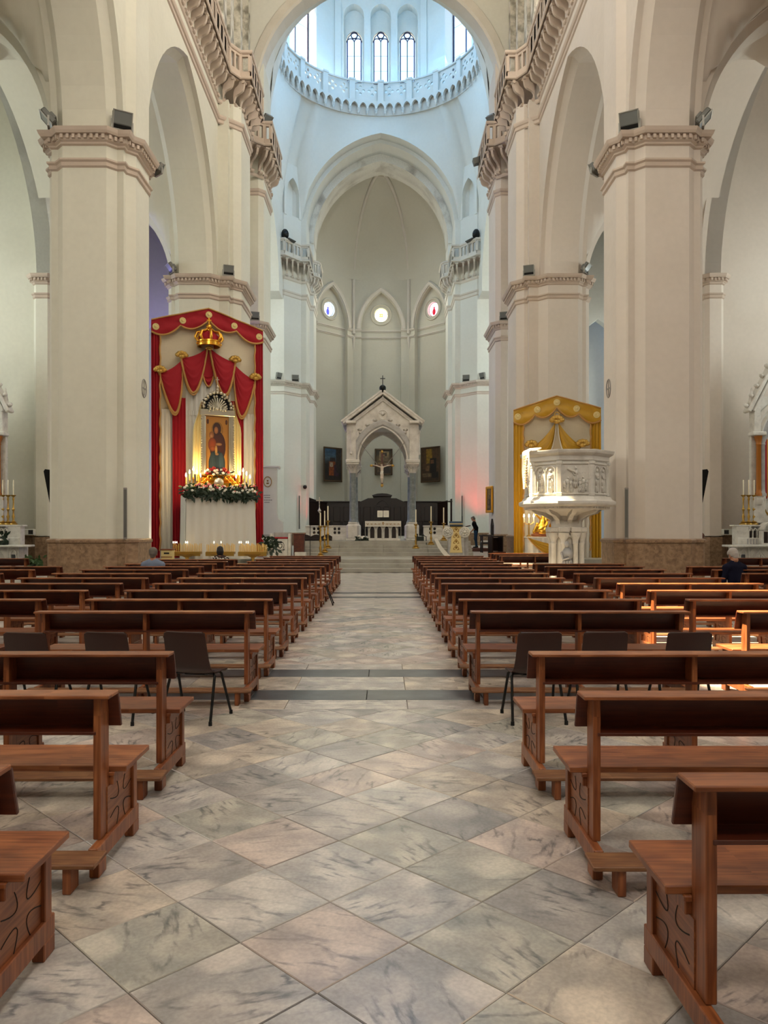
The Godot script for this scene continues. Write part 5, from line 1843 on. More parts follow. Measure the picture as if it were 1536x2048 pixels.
	flowers(bq, spread(14, .26, .6, 1.02, 0, .25), .06, "blossoms", M.petal_white)
	put("wrapping", b().lathe(V(0, .0, 0), VV([.30, 0, .26, .1, .1, .35, .2, .55, .24, .6]), 12), M.white_cloth, bq)
	put("base_block", b().box(V(-.5, .02, 0), V(1.3, .34, .6), .01), M.white_marble, bq)

func ochre() -> void:
	rng.seed = 52
	var o := thing("festive_canopy", "smaller ochre yellow canopy with pale fringe behind the pulpit on the right", "canopy", V(7.52, 0, -32.7), deg_to_rad(-10))
	canopy(o, 1.80, 6.72, 7.28, .5, .40, .62, M.ochre, 5)
	put("white_curtain", pleated(b(), -1.5, 1.5, .5, 4.9, -.1, .04, 16), M.white_cloth, o)
	var fr := b()
	for g in [-1.0, 1.0]:
		var st := b()
		var e := swag(st, Vector2(g * .04, 6.22), Vector2(g * 1.06, 5.16), Vector2(g * .34, 4.85), .16, .08, 6, .20)
		fr.tube(e, .03, 6)
		put("swag", st, M.ochre, o)
		scallop(o, V(g * 1.05, 5.22, .16), .30)
	scallop(o, V(0, 6.22, .2), .32)
	put("ring", b().tube(range(13).map(func(q): return V(cos(TAU * q / 12) * .1, 6.5 + sin(TAU * q / 12) * .1, .18)), .025, 6, false), M.gold_paint, o)
	put("fringe", fr, M.white_cloth, o)
	var t := thing("draped_table", "table with white cloth and ochre swag under the gilded statues", "table", V(6.75, .5, -31.6), 0.0)
	put("table_top", b().box(V(0, .86, 0), V(1.5, .05, .8), .01), M.white_cloth, t)
	put("skirt", pleated(b(), -.74, .74, 0, .84, .39, .03, 7), M.white_cloth, t)
	var sw := b()
	var e3 := swag(sw, Vector2(-.74, .86), Vector2(1.3, .5), Vector2(.25, .12), .10, .46, 5, .08)
	put("swag", sw, M.ochre, t)
	put("fringe", b().tube(e3, .025, 6), M.fringe, t)
	put("frame", b().box(V(0, .42, 0), V(1.4, .8, .7)), M.white_cloth, t)
	var sg := thing("statue_group", "gilded statue of robed figures on a base under the ochre canopy", "statue", V(6.75, 1.39, -31.6))
	put("base", b().box(V(0, .06, 0), V(.95, .12, .5), .02).box(V(0, .15, 0), V(.8, .06, .42), .01), M.top0, sg)
	var gold := Color.WHITE
	put("figures", flesh([[V(-.1, .2, 0), V(-.02, .62, 0), .26, .15, gold], [V(-.02, .62, 0), V(0, .82, 0), .15, .10, gold], [V(.02, .95, 0), V(.02, 1.0, .02), .075, .07, gold], [V(-.15, .72, .05), V(-.36, .9, .15), .05, .035, gold], [V(.14, .74, .05), V(.34, .55, .18), .05, .035, gold],
		[V(.32, .2, .05), V(.3, .45, .05), .16, .1, gold], [V(.3, .58, .08), V(.3, .6, .08), .065, .06, gold], [V(-.36, .2, .05), V(-.3, .4, .1), .12, .09, gold], [V(-.3, .5, .12), V(-.3, .52, .12), .055, .05, gold], [V(-.2, .3, .2), V(.1, .5, .18), .04, .03, gold], [V(.0, .28, .22), V(.12, .6, .16), .03, .03, gold]], .022, .05), M.gold, sg)
	var cd := thing("candelabrum", "small lit candelabrum beside the gilded statue group", "candelabrum", V(6.12, 1.39, -31.5))
	put("stem", b().lathe(Vector3.ZERO, VV([.1, 0, .1, .03, .03, .08, .025, .5, .05, .54]), 8).tube([V(-.2, .62, 0), V(-.1, .5, 0), V(.1, .5, 0), V(.2, .62, 0)], .015, 6), M.brass, cd)
	for x in [-.2, 0.0, .2]:
		var ca := put("candle", b().lathe(V(x, .56, 0), VV([.018, 0, .018, .2, 0, .21]), 8), M.wax, cd)
		put("flame", b().lathe(V(x, .78, 0), VV([0, 0, .032, .035, .025, .09, 0, .15]), 8), M.bulb, ca)
	lamp(cd, V(0.1, .95, .2), .2, Color(1.0, .82, .5), .1)

# ------------------------------------------------------------------ pulpit
func robed(st: B, o: Vector3, h: float, depth: float, lean := 0.0) -> void:    # a small relief or statue figure
	st.ball(o + V(0, h * .92, depth * .3), V(h * .065, h * .08, depth * .8), 8)
	st.ball(o + V(lean, h * .70, 0), V(h * .15, h * .18, depth), 8)
	st.ball(o + V(lean * .5, h * .42, 0), V(h * .15, h * .30, depth * .9), 8)
	st.ball(o + V(0, h * .16, 0), V(h * .17, h * .22, depth * .8), 8)
	for k in 3:
		st.tube([o + V(-.06 * h + k * .06 * h, h * .55, depth * .8), o + V(-.10 * h + k * .09 * h, h * .02, depth * .75)], h * .02, 5)
	st.tube([o + V(-.14 * h, h * .74, depth * .5), o + V(-.10 * h, h * .58, depth * 1.0), o + V(.05 * h, h * .62, depth * 1.05)], h * .03, 6)

func pulpit() -> void:
	var o := thing("pulpit", "white marble eight-sided pulpit with carved panels on clustered columns", "pulpit", V(5.28, 0, -21.5))
	var m: Material = M.white_marble
	var oct := func(r: float) -> PackedVector2Array:
		var q := PackedVector2Array()
		for k in 8: q.append(Vector2(cos(TAU * (k + .5) / 8) * r, sin(TAU * (k + .5) / 8) * r))
		return q
	var p: PackedVector2Array = oct.call(1.24)
	put("floor", b().plan(oct.call(1.2), 2.36, 2.5), m, o)
	put("base_moulding", b().mould(p, VV([-.06, 2.22, .04, 2.24, .06, 2.30, .20, 2.34, .22, 2.38, .22, 2.44, .12, 2.49, .08, 2.56, 0, 2.58])), m, o)
	put("rim", b().mould(p, VV([0, 3.50, .04, 3.53, .04, 3.64, .10, 3.67, .16, 3.71, .18, 3.77, .18, 3.80, -.12, 3.80, -.12, 3.5])), m, o)
	var de := b()
	dentils(de, p, .0, 2.25, 2.32, .13)
	tag(put("dentils", de, m, o), "", "", "", "stuff")
	for k in 8:
		var a := TAU * k / 8.0
		var t := Transform3D(Basis(Vector3.UP, a), V(sin(a), 0, cos(a)) * 1.145)
		var pn := put("panel", b(t).box(V(0, 3.04, -.05), V(.95, .94, .08)), m, o)
		var fr := b(t)
		for g in [-1, 1]:
			fr.box(V(g * .40, 3.04, 0), V(.05, .80, .05), .01)
			fr.box(V(0, 3.04 + g * .40, 0), V(.84, .05, .05), .01)
		put("frame", fr, m, pn)
		var rl := b(t)
		if k % 2 == 0:
			for q in [[0, .0, .56], [-.22, -.06, .42], [.22, -.06, .44], [-.30, -.02, .3], [.30, .0, .32], [-.12, -.05, .36], [.13, -.04, .34]]: robed(rl, V(q[0], 2.72 + q[1] + (.08 if q[0] == 0 else 0.0), 0), q[2], .05, q[0] * .1)
			rl.tube([V(-.24, 3.3, .03), V(-.05, 3.22, .05), V(.0, 3.18, .05)], .025, 6)
		else:
			for g in [-1, 1]:
				robed(rl, V(g * .18, 2.68, 0), .62, .055)
				rl.tube(range(9).map(func(i): return V(g * .18 + cos(PI * i / 8) * .15, 3.24 + sin(PI * i / 8) * .13, .01)), .018, 6)
			for x in [-.34, 0.0, .34]: rl.tube([V(x, 2.68, .01), V(x, 3.24, .01)], .016, 6)
		put("relief", rl, m, pn)
		var c := a + PI / 8
		var pl := b(Transform3D(Basis(Vector3.UP, c), V(sin(c), 0, cos(c)) * 1.235))
		pl.box(V(0, 3.02, 0), V(.13, .92, .07), .01).box(V(0, 3.46, .01), V(.18, .09, .1), .015).box(V(0, 3.38, .005), V(.15, .04, .08)).box(V(0, 2.62, .01), V(.17, .09, .09), .01)
		put("pilaster", pl, m, o)
		var cb := b(Transform3D(Basis(Vector3.UP, a), Vector3.ZERO))
		cb.extr(PV([0, 1.72, .42, 1.72, .50, 1.95, .70, 2.06, .95, 2.12, 1.1, 2.24, 0, 2.24]), -.07, .07)
		put("corbel", cb, m, o)
		var col := b(Transform3D(Basis.IDENTITY, V(sin(c) * .46, 0, cos(c) * .46)))
		col.lathe(Vector3.ZERO, VV([.13, 0, .13, .08, .11, .12, .12, .16, .085, .2, .08, 1.28, .10, 1.31, .085, 1.34, .10, 1.42, .16, 1.52, .17, 1.6, 0, 1.6]), 12)
		col.box(V(0, 1.68, 0), V(.3, .14, .3), .02)
		put("column", col, m, o)
		put("niche_arch", b(Transform3D(Basis(Vector3.UP, a), V(sin(a) * .42, 0, cos(a) * .42))).arch(.10, .16, 1.34, VV([.05, -.03, .05, .03, 0, .03, 0, -.03]), 6), m, o)
	put("core", b().lathe(Vector3.ZERO, VV([.62, 0, .62, .14, .38, .16, .36, 1.6, .46, 1.66, .47, 1.9, .42, 1.94, .44, 2.06, .60, 2.14, 1.0, 2.22, 0, 2.24]), 16), m, o)
	var sf := b(Transform3D(Basis(Vector3.UP, -.2), V(-.09, .16, .46)))
	robed(sf, Vector3.ZERO, 1.22, .13)
	put("statue", sf, M.gray_marble, o)
	o.scale = V(.90, 1, .90)
	var rs := put("book_rest", b(Transform3D(Basis(Vector3.UP, -.75), V(-1.1, 3.86, .55)) * Transform3D(Basis(Vector3(1, 0, 0), .3), Vector3.ZERO)).box(V(0, .0, .05), V(.42, .04, .30), .01), m, o)
	var c := thing("altar_cloth", "white embroidered cloth hanging over the left edge of the pulpit", "cloth", V(4.13, 3.62, -20.95), -.78)
	var rows := []
	for i in 13:
		var row := []
		for j in 5:
			var t := i / 12.0
			row.append(V(-.12 + j * .06 + .012 * sin(t * 8 + j), .20 - 1.18 * maxf(0.0, t - .12), .12 + (.02 * sin(j * 1.8 + t * 5)) - (.3 * (1.0 - t / .12) if t < .12 else 0.0)))
		rows.append(row)
	put("cloth", b().grid(rows), M.white_cloth, c)
	var em := b()
	for k in 12: em.tube(range(7).map(func(i): return V(.05 * sin(i * 1.1 + k), .06 - k * .075 - i * .009, .155)), .007, 5)
	put("embroidery", em, M.embroidery, c)

# ------------------------------------------------------------------ the sanctuary
func blobs(w: int, h: int, bg: Array, list: Array, sd: int) -> ImageTexture:
	var im := Image.create(w, h, false, Image.FORMAT_RGB8)
	var q := noise(.05, FastNoiseLite.TYPE_SIMPLEX_SMOOTH, 4, sd)
	for y in h:
		for x in w:
			var c := ramp(float(y) / h, bg)
			im.set_pixel(x, y, c * (1.0 + .35 * q.get_noise_2d(x, y)))
	for e in list:
		for y in range(maxi(0, int(e[1] - e[3])), mini(h, int(e[1] + e[3]) + 1)):
			for x in range(maxi(0, int(e[0] - e[2])), mini(w, int(e[0] + e[2]) + 1)):
				var d := pow((x - e[0]) / e[2], 2) + pow((y - e[1]) / e[3], 2)
				if d < 1.0:
					var k: float = smoothstep(1.0, .7, d) * (e[5] if e.size() > 5 else 1.0)
					im.set_pixel(x, y, im.get_pixel(x, y).lerp(e[4] * (1.0 + .4 * q.get_noise_2d(x * 1.7, y * 1.2)), k))
	return ImageTexture.create_from_image(im)

func framed(called: String, label: String, t: Transform3D, w: float, h: float, tx: Texture2D, frame: Material) -> void:
	var o := thing(called, label, "painting")
	o.transform = t
	var fr := b()
	for g in [-1, 1]:
		fr.box(V(g * (w / 2 - .07), 0, .05), V(.14, h, .10), .03)
		fr.box(V(0, g * (h / 2 - .07), .05), V(w - .02, .14, .10), .03)
	put("frame", fr, frame, o)
	put("backboard", b().box(V(0, 0, .02), V(w - .1, h - .1, .03)), M.wood0, o)
	put("canvas", b().quv(V(-w / 2 + .12, h / 2 - .12, .05), V(w / 2 - .12, h / 2 - .12, .05), V(w / 2 - .12, -h / 2 + .12, .05), V(-w / 2 + .12, -h / 2 + .12, .05), V(0, 0, 1)), mat("canvas_" + str(names.get(called, 0)), Color(1.3, 1.3, 1.3), .55, 0, tx, -1), o)

func candlestick(label: String, at: Vector3, h: float, cl: float, r := .028, group := "tall brass candlesticks on the altar steps", mt: Material = null) -> void:
	var o := thing("candlestick", label, "candlestick", at, 0, group)
	var s := h - cl
	put("stem", b().lathe(Vector3.ZERO, VV([.16, 0, .17, .03, .15, .06, .09, .09, .12, .12, .05, .16, .035, .22, .06, .28 * s, .035, .34 * s, .03, .45 * s, .065, .52 * s, .03, .58 * s, .028, .8 * s, .05, .86 * s, .03, .92 * s, .10, .98 * s, .105, s, .03, s + .005]), 12), mt if mt else M.brass, o)
	put("candle", b().lathe(Vector3.ZERO, VV([r, s, r, h - .01, r * .6, h, 0, h]), 10), M.wax, o)

func sanctuary() -> void:
	# ciborium
	var Z := -37.2
	var o := thing("ciborium", "white marble gabled canopy on grey columns over the high altar", "ciborium", V(.17, 1.15, -38.55))
	var m: Material = M.ciborium_marble
	for k in 4:
		var t := Transform3D(Basis(Vector3.UP, PI / 2 * k), Vector3.ZERO)
		var pp := PV([1.72, 3.85, 1.72, 5.55, 0, 6.86, -1.72, 5.55, -1.72, 3.85, -1.14, 3.85])
		var cv := B.curve(1.14, 1.62, 3.85, 0.0, 12)
		for i in range(cv.size() - 1, -1, -1): pp.append(cv[i])
		pp.append(Vector2(1.14, 3.85))
		if k % 2 == 1:
			pp[2] = Vector2(0, 5.55)
		var g := put("gable", b(t).extr(pp, 1.28, 1.62 if k % 2 == 0 else 1.60), m, o)
		put("arch_band", b(t).arch(1.20, 1.68, 3.85, VV([.30, 1.62, .30, 1.655, .24, 1.675, .07, 1.665, 0, 1.62]), 12), M.gray_marble, g)
		var ck := b(t)
		for gg in ([-1.0, 1.0] if k % 2 == 0 else []):
			var rot := Transform3D(Basis(V(0, 0, 1), -gg * .65), V(gg * .95, 6.30, 1.56))
			ck.t = t * rot
			ck.box(V(0, .10, -.75), V(2.42, .10, 2.1), .02); ck.box(V(0, .0, .0), V(2.36, .12, .56), .02); ck.box(V(0, -.28, .04), V(2.0, .05, .2), .015)
		ck.t = t
		for gg in [-1.0, 1.0]: ck.box(V(gg * 1.76, 5.62, 1.5), V(.34, .14, .5), .03)
		put("raking_cornice", ck, m, g)
		var md := b(t * Transform3D(Basis(V(1, 0, 0), V(0, 0, 1), V(0, -1, 0)), V(0, 6.0, 1.62)))
		md.lathe(Vector3.ZERO, VV([.26, 0, .26, .04, .21, .05, .19, .025, 0, .025]), 18)
		md.t = t
		md.ball(V(0, 6.02, 1.65), V(.09, .11, .04), 8); md.ball(V(-.1, 6.04, 1.64), V(.09, .03, .02), 6); md.ball(V(.1, 6.04, 1.64), V(.09, .03, .02), 6)
		for q in 9:
			var u := -1.45 + q * .3625
			if absf(u) > .3: md.ball(V(u, 5.95 - absf(u) * .62, 1.63), V(.12, .07, .03), 6)
			md.ball(V(u * .98, 4.2 + (1.5 - absf(u)) * .9 if absf(u) > 1.2 else 5.55 - absf(u) * absf(u) * .35, 1.63), V(.07, .10, .025), 6)
		put("relief", md, m, g)
		var c := t * V(1.43, 0, 1.43)
		var kt := Transform3D(Basis.IDENTITY, c)
		put("pedestal", b(kt).box(V(0, .42, 0), V(.60, .76, .60), .09).box(V(0, .05, 0), V(.66, .10, .66), .02).box(V(0, .84, 0), V(.44, .08, .44), .03), m, o)
		put("column", b(kt).lathe(Vector3.ZERO, VV([.20, .88, .21, .91, .165, .97, .16, 1.1, .145, 3.2, .16, 3.24]), 18), M.column_marble, o)
		var cp := b(kt).lathe(Vector3.ZERO, VV([.16, 3.22, .18, 3.25, .17, 3.3, .20, 3.42, .25, 3.56, .30, 3.62]), 12)
		for q in 8:
			var a := TAU * q / 8.0
			cp.tube([V(cos(a) * .17, 3.3, sin(a) * .17), V(cos(a) * .22, 3.42, sin(a) * .22), V(cos(a) * .31, 3.48, sin(a) * .31), V(cos(a) * .29, 3.42, sin(a) * .29)], .035, 6)
			cp.tube([V(cos(a + .4) * .19, 3.42, sin(a + .4) * .19), V(cos(a + .4) * .30, 3.58, sin(a + .4) * .30), V(cos(a + .4) * .33, 3.53, sin(a + .4) * .33)], .03, 6)
		cp.box(V(0, 3.66, 0), V(.60, .08, .60), .02).box(V(0, 3.78, 0), V(.68, .16, .68), .03)
		put("capital", cp, m, o)
		put("corner_colonette", b(Transform3D(Basis.IDENTITY, t * V(1.74, 0, 1.5))).lathe(Vector3.ZERO, VV([.06, 4.1, .07, 4.16, .04, 4.2, .04, 5.1, .07, 5.16, .07, 5.22, 0, 5.22]), 8), m, o)
	put("inner_vault", b().box(V(0, 5.55, 0), V(2.6, .06, 2.6)), m, o)
	var bl := thing("orb", "dark bronze ball with a small cross on the ciborium's peak", "orb", V(.17, 8.22, -37.0))
	put("ball", b().ball(V(0, .20, 0), V(.165, .165, .165), 16), M.bronze_ball, bl)
	put("tip", b().lathe(Vector3.ZERO, VV([.02, -.05, .05, 0, .11, .1, 0, .12]), 10), M.bronze_ball, bl)
	put("cross", b().box(V(0, .58, 0), V(.04, .46, .04), .005).box(V(0, .66, 0), V(.24, .04, .04), .005), M.black_metal, bl)
	# crucifix on two chains
	var cx := thing("crucifix", "crucifix with a pale figure hanging on two chains under the ciborium arch", "crucifix", V(.14, 4.72, -36.95))
	put("cross", b().box(V(0, -.12, 0), V(.09, 1.55, .05), .01).box(V(0, 0, 0), V(1.0, .09, .05), .01), M.wood0, cx)
	put("ends", b().lathe(V(0, -.98, 0), VV([0, -.06, .07, .0, .06, .1, 0, .12]), 8).ball(V(-.5, 0, 0), V(.09, .06, .05), 8).ball(V(.5, 0, 0), V(.09, .06, .05), 8).ball(V(0, .66, 0), V(.06, .09, .05), 8), M.gold_paint, cx)
	var sk := Color(.60, .52, .44)
	var bo := flesh([[V(0, -.10, .08), V(0, -.28, .09), .075, .062, sk], [V(0, -.30, .09), V(-.02, -.38, .08), .07, .07, Color(.7, .68, .62)], [V(-.03, -.40, .08), V(-.04, -.60, .12), .05, .04, sk], [V(.03, -.40, .08), V(.03, -.60, .12), .05, .04, sk], [V(-.04, -.60, .12), V(0, -.80, .07), .04, .028, sk], [V(.03, -.60, .12), V(0, -.80, .07), .04, .028, sk],
		[V(-.07, -.07, .08), V(-.27, .0, .06), .032, .026, sk], [V(-.27, 0, .06), V(-.43, .02, .05), .026, .02, sk], [V(.07, -.07, .08), V(.27, .0, .06), .032, .026, sk], [V(.27, 0, .06), V(.43, .02, .05), .026, .02, sk], [V(0, -.03, .09), V(-.02, .04, .11), .035, .05, sk], [V(-.02, .07, .10), V(-.02, .08, .08), .058, .055, Color(.12, .07, .04)]], .012, .03)
	put("figure", bo, M.flesh, cx)
	put("chain", b().tube([V(-.20, .02, 0), V(-1.15, 1.22, .05)], .014, 5), M.gray_paint, cx)
	put("chain", b().tube([V(.20, .02, 0), V(1.15, 1.22, .05)], .014, 5), M.gray_paint, cx)
	# altar
	m = M.white_marble
	var al := thing("altar", "white marble altar with four pointed niches under the ciborium", "altar", V(.19, 1.15, -36.9))
	put("body", b().box(V(0, .05, 0), V(1.62, .10, .9), .01).box(V(0, .44, -.05), V(1.44, .72, .7)), m, al)
	for k in 4:
		var x := -.51 + k * .34
		put("niche_arch", b(Transform3D(Basis.IDENTITY, V(x, 0, .31))).arch(.10, .24, .50, VV([.05, 0, .05, .07, 0, .07, 0, 0]), 6), m, al)
		var nn := B.curve(.10, .24, .50, 0, 6)
		nn.append(Vector2(-.10, .12)); nn.append(Vector2(.10, .12))
		put("niche", b(Transform3D(Basis.IDENTITY, V(x, 0, .301))).extr(nn, 0, .006), M.stall_wood, al)
	for k in 5: put("colonette", b().lathe(V(-.68 + k * .34, .1, .35), VV([.045, 0, .045, .04, .03, .07, .03, .36, .05, .42, 0, .43]), 8), m, al)
	put("mensa", b().box(V(0, .86, 0), V(1.66, .09, .92), .015), m, al)
	var ac := thing("altar_cloth", "white altar cloth with embroidered border on the high altar", "cloth", V(.19, 2.06, -36.9))
	put("cloth", b().box(V(0, .008, 0), V(1.69, .014, .95), .004).box(V(0, -.12, .475), V(1.69, .26, .008)).box(V(-.845, -.40, 0), V(.008, .82, .95)).box(V(.845, -.40, 0), V(.008, .82, .95)), M.white_cloth, ac)
	var em := b()
	for k in 9:
		var x := -.72 + k * .18
		em.tube(range(9).map(func(i): return V(x + (i - 4) * .018, -.13 + .05 * sin(i * 1.4 + k), .483)), .007, 5)
		em.ball(V(x, -.13, .481), V(.02, .02, .006), 6)
	em.box(V(0, -.1, .48), V(.03, .16, .006)).box(V(0, -.07, .48), V(.1, .03, .006))
	put("embroidery", em, M.embroidery, ac)
	var bk := thing("missal", "open white book on a stand upon the altar", "book", V(.19, 2.08, -37.1))
	var bt := Transform3D(Basis(Vector3(1, 0, 0), -.35), V(0, .34, 0))
	put("page", b(bt).box(V(-.145, 0, 0), V(.26, .34, .02), .004), M.paper, bk)
	put("page", b(bt).box(V(.145, 0, 0), V(.26, .34, .02), .004), M.paper, bk)
	var ln := b(bt)
	for k in 9:
		for g in [-1, 1]: ln.box(V(g * .145, .12 - k * .028, .0105), V(.19 - (.05 if k % 4 == 3 else 0.0), .007, .001))
	put("print", ln, M.faint_ink, bk)
	put("stand", b().box(V(0, .08, -.02), V(.3, .16, .18), .01).box(V(0, .17, .05), V(.6, .02, .06)).box(V(.2, .1, .1), V(.25, .14, .04)), M.black_metal, bk)
	var fb := thing("flower_basket", "low basket of white flowers at the left foot of the altar", "flowers", V(-.80, 1.15, -36.2))
	rng.seed = 3
	leaves(fb, spread(50, .24, .02, .16, -.1, .2), .16, M.leaf)
	flowers(fb, spread(12, .22, .1, .24, 0, .2).map(func(p): return p + V(.08, 0, 0)), .05, "blossoms", M.petal_white)
	put("basket", b().lathe(Vector3.ZERO, VV([.12, 0, .2, .08, 0, .09]), 10), M.dark_green, fb)
	var gb := thing("chair", "dark green chair and steel handrail on the steps right of the altar", "chair", V(1.95, 1.15, -35.95))
	put("seat", b().box(V(-.05, .1, 0), V(.36, .2, .3), .01), M.dark_green, gb)
	put("backrest", b().box(V(-.18, .16, -.05), V(.08, .34, .3), .01).box(V(.08, .26, -.05), V(.1, .1, .3), .01), M.dark_green, gb)
	put("handrail", b().tube([V(.05, .28, .2), V(.22, .2, .3), V(.22, -.2, .5), V(.14, -.62, 1.0)], .02, 6), M.dark_green, gb)
	# balustrades
	for s in [-1.0, 1.0]:
		var x0: float = -3.55 if s < 0 else 2.15
		var bw: float = 2.0 if s < 0 else 1.75
		var bl2 := thing("balustrade", "white marble parapet with pierced quatrefoils %s of the altar" % ("left" if s < 0 else "right"), "balustrade", V(x0, 1.15, -37.6), 0, "pair of low pierced parapets flanking the altar")
		put("base", b().box(V(bw / 2, .12, 0), V(bw + .08, .24, .26), .015), m, bl2)
		put("coping", b().box(V(bw / 2, .69, 0), V(bw + .06, .06, .24), .01), m, bl2)
		for k in 2:
			var cx0: float = bw * (.25 + .5 * k)
			var pn := b()
			for i in 2:
				for j in 2: holes(pn, cx0 - .20 + i * .20, .28 + j * .185, .20, .185, .072, -.06, .06)
			for g in [-1, 1]: pn.box(V(cx0 + g * (.2 + bw / 4) / 2, .45, 0), V(bw / 4 - .2, .42, .12))
			pn.box(V(cx0, .26, 0), V(.4, .04, .12))
			put("pierced_panel", pn, m, bl2)
	# candlesticks
	for q in [[1.67, .82, 34.95, 1.76, .66, "tall brass candlestick nearest the altar's right side, on the steps"], [2.38, .98, 35.35, 1.76, .70, "tall brass candlestick second to the right of the altar"], [3.02, 1.15, 36.2, 1.55, .72, "tall brass candlestick half hidden behind the embroidered lectern"],
		[-2.55, .497, 33.9, 1.92, .58, "tall brass candlestick furthest left and lowest on the altar steps"], [-2.41, .657, 34.5, 1.85, .66, "tall brass candlestick between two others left of the altar"], [-2.30, .82, 35.0, 1.92, .66, "tall brass candlestick nearest the altar on the left steps"]]:
		candlestick(q[5], V(q[0], q[1], -q[2]), q[3], q[4])
	var pc := thing("processional_cross", "silver processional cross on a dark staff beside the choir stalls", "cross", V(-2.84, 1.15, -36.9))
	put("staff", b().lathe(Vector3.ZERO, VV([.14, 0, .14, .04, .03, .08, .025, 1.35, 0, 1.36]), 8), M.black_metal, pc)
	put("cross", b().lathe(V(0, 1.3, 0), VV([.02, 0, .05, .06, .09, .12, .05, .18, .025, .24, .02, .3]), 8).box(V(0, 1.84, 0), V(.05, .46, .03), .01).box(V(0, 1.90, 0), V(.32, .05, .03), .01).ball(V(0, 1.80, .03), V(.03, .11, .02), 6), M.silver, pc)
	# choir stalls along the apse
	var st := thing("choir_stalls", "dark carved choir stalls with arched centre lining the apse", "stalls", V(.1, 1.15, -62.5))
	var cen := PV([-4.9, 0, -4.9, 2.8, -1.7, 2.8, -1.15, 3.05, -.7, 3.06, -.82, 3.3, -.4, 3.42, 0, 3.45, .4, 3.42, .82, 3.3, .7, 3.06, 1.15, 3.05, 1.7, 2.8, 4.9, 2.8, 4.9, 0])
	put("back_panel", b(Transform3D(Basis.IDENTITY, V(0, 0, -.5))).extr(cen, -.1, .1), M.stall_wood, st)
	put("cornice", b().box(V(0, 3.22, -.35), V(1.5, .08, .4), .03).box(V(-3.3, 2.76, -.38), V(3.0, .10, .3), .02).box(V(3.3, 2.76, -.38), V(3.0, .10, .3), .02), M.stall_wood, st)
	for s in [-1.0, 1.0]:
		put("wing", b(Transform3D(Basis(Vector3.UP, -s * 1.1), V(s * 5.15, 0, .8))).extr(PV([-1.3, 0, -1.3, 3.0 if s < 0 else 2.62, 0, 2.8, 1.3, 2.62 if s < 0 else 3.0, 1.3, 0]), -.08, .08), M.stall_wood, st)
		put("wing_cornice", b(Transform3D(Basis(Vector3.UP, -s * 1.1), V(s * 5.15, 0, .8))).box(V(0, 2.72, .08), V(2.6, .1, .2), .02), M.stall_wood, st)
	for k in 12:
		var x := -4.5 + k * .82
		var pnl := put("stall_panel", b().box(V(x, 1.75, -.37), V(.56, 1.2, .06), .03), M.stall_wood, st)
		put("arm_rest", b().box(V(x + .41, .6, -.05), V(.08, 1.2, .7), .02), M.stall_wood, st)
		put("seat", b().box(V(x, .55, -.08), V(.7, .06, .55), .01), M.stall_wood, st)
	put("throne_niche", b(Transform3D(Basis.IDENTITY, V(0, 0, -.38))).arch(.55, .7, 2.2, VV([.12, 0, .12, .12, 0, .12, 0, 0]), 8), M.stall_wood, st)
	# paintings in the apse
	var p1 := blobs(80, 160, [[0, Color(.12, .22, .32)], [.3, Color(.20, .26, .30)], [.5, Color(.10, .08, .07)], [1, Color(.07, .05, .05)]], [[40, 62, 9, 11, Color(.34, .22, .15)], [38, 58, 13, 14, Color(.07, .05, .05), .8], [36, 100, 16, 36, Color(.36, .17, .06)], [56, 110, 12, 30, Color(.16, .09, .14)], [32, 80, 8, 12, Color(.45, .40, .34)], [66, 60, 12, 60, Color(.12, .10, .09)], [40, 148, 36, 12, Color(.10, .07, .06)]], 4)
	framed("painting", "dark framed painting of a standing figure under blue sky, left apse wall", Transform3D(Basis(Vector3.UP, PI / 4), V(-4.22, 7.3, -67.4)), 2.15, 3.0, p1, M.frame_wood)
	var p2 := blobs(80, 120, [[0, Color(.10, .08, .05)], [.4, Color(.30, .24, .15)], [1, Color(.12, .09, .06)]], [[42, 30, 26, 24, Color(.42, .35, .24)], [46, 34, 11, 20, Color(.14, .11, .09)], [40, 28, 6, 7, Color(.42, .32, .22)], [52, 44, 16, 14, Color(.34, .28, .20)], [54, 92, 15, 18, Color(.12, .09, .06)], [24, 82, 14, 20, Color(.38, .30, .20)], [58, 72, 14, 9, Color(.40, .34, .26)], [14, 100, 9, 14, Color(.26, .20, .13)]], 7)
	framed("painting", "brown framed painting of a heavenly vision in the apse centre, behind the crucifix", T(V(.22, 7.7, -69.33)), 1.6, 2.35, p2, M.frame_wood)
	var p3 := blobs(80, 150, [[0, Color(.20, .13, .06)], [.5, Color(.22, .15, .09)], [1, Color(.16, .11, .07)]], [[34, 36, 14, 34, Color(.42, .32, .07), .8], [52, 86, 15, 40, Color(.045, .03, .022)], [48, 62, 8, 9, Color(.30, .19, .12)], [26, 92, 9, 12, Color(.32, .23, .15)], [24, 122, 22, 9, Color(.30, .24, .17)], [60, 122, 16, 14, Color(.07, .05, .04)]], 9)
	framed("painting", "brown framed painting of a kneeling hooded figure, right apse wall", Transform3D(Basis(Vector3.UP, -PI / 4), V(4.32, 7.3, -67.4)), 2.25, 3.1, p3, M.frame_wood)
	# embroidered lectern front with two round reliefs
	var le := thing("lectern", "lectern with a cream gold-embroidered cloth between two round white reliefs", "lectern", V(3.34, .5, -33.4))
	put("desk", b(Transform3D(Basis(Vector3(1, 0, 0), .5), V(0, 1.42, -.05))).box(Vector3.ZERO, V(.56, .05, .40), .01), M.black_metal, le)
	put("body", b().box(V(0, .7, -.15), V(.7, 1.36, .3), .02).box(V(.36, .45, -.3), V(.4, .9, .1), .01), M.gray_marble, le)
	put("cloth", b().extr(PV([-.30, 1.44, -.19, 1.18, -.22, .55, -.27, .18, .27, .18, .22, .55, .19, 1.18, .30, 1.44]), .01, .03), M.cream_cloth, le)
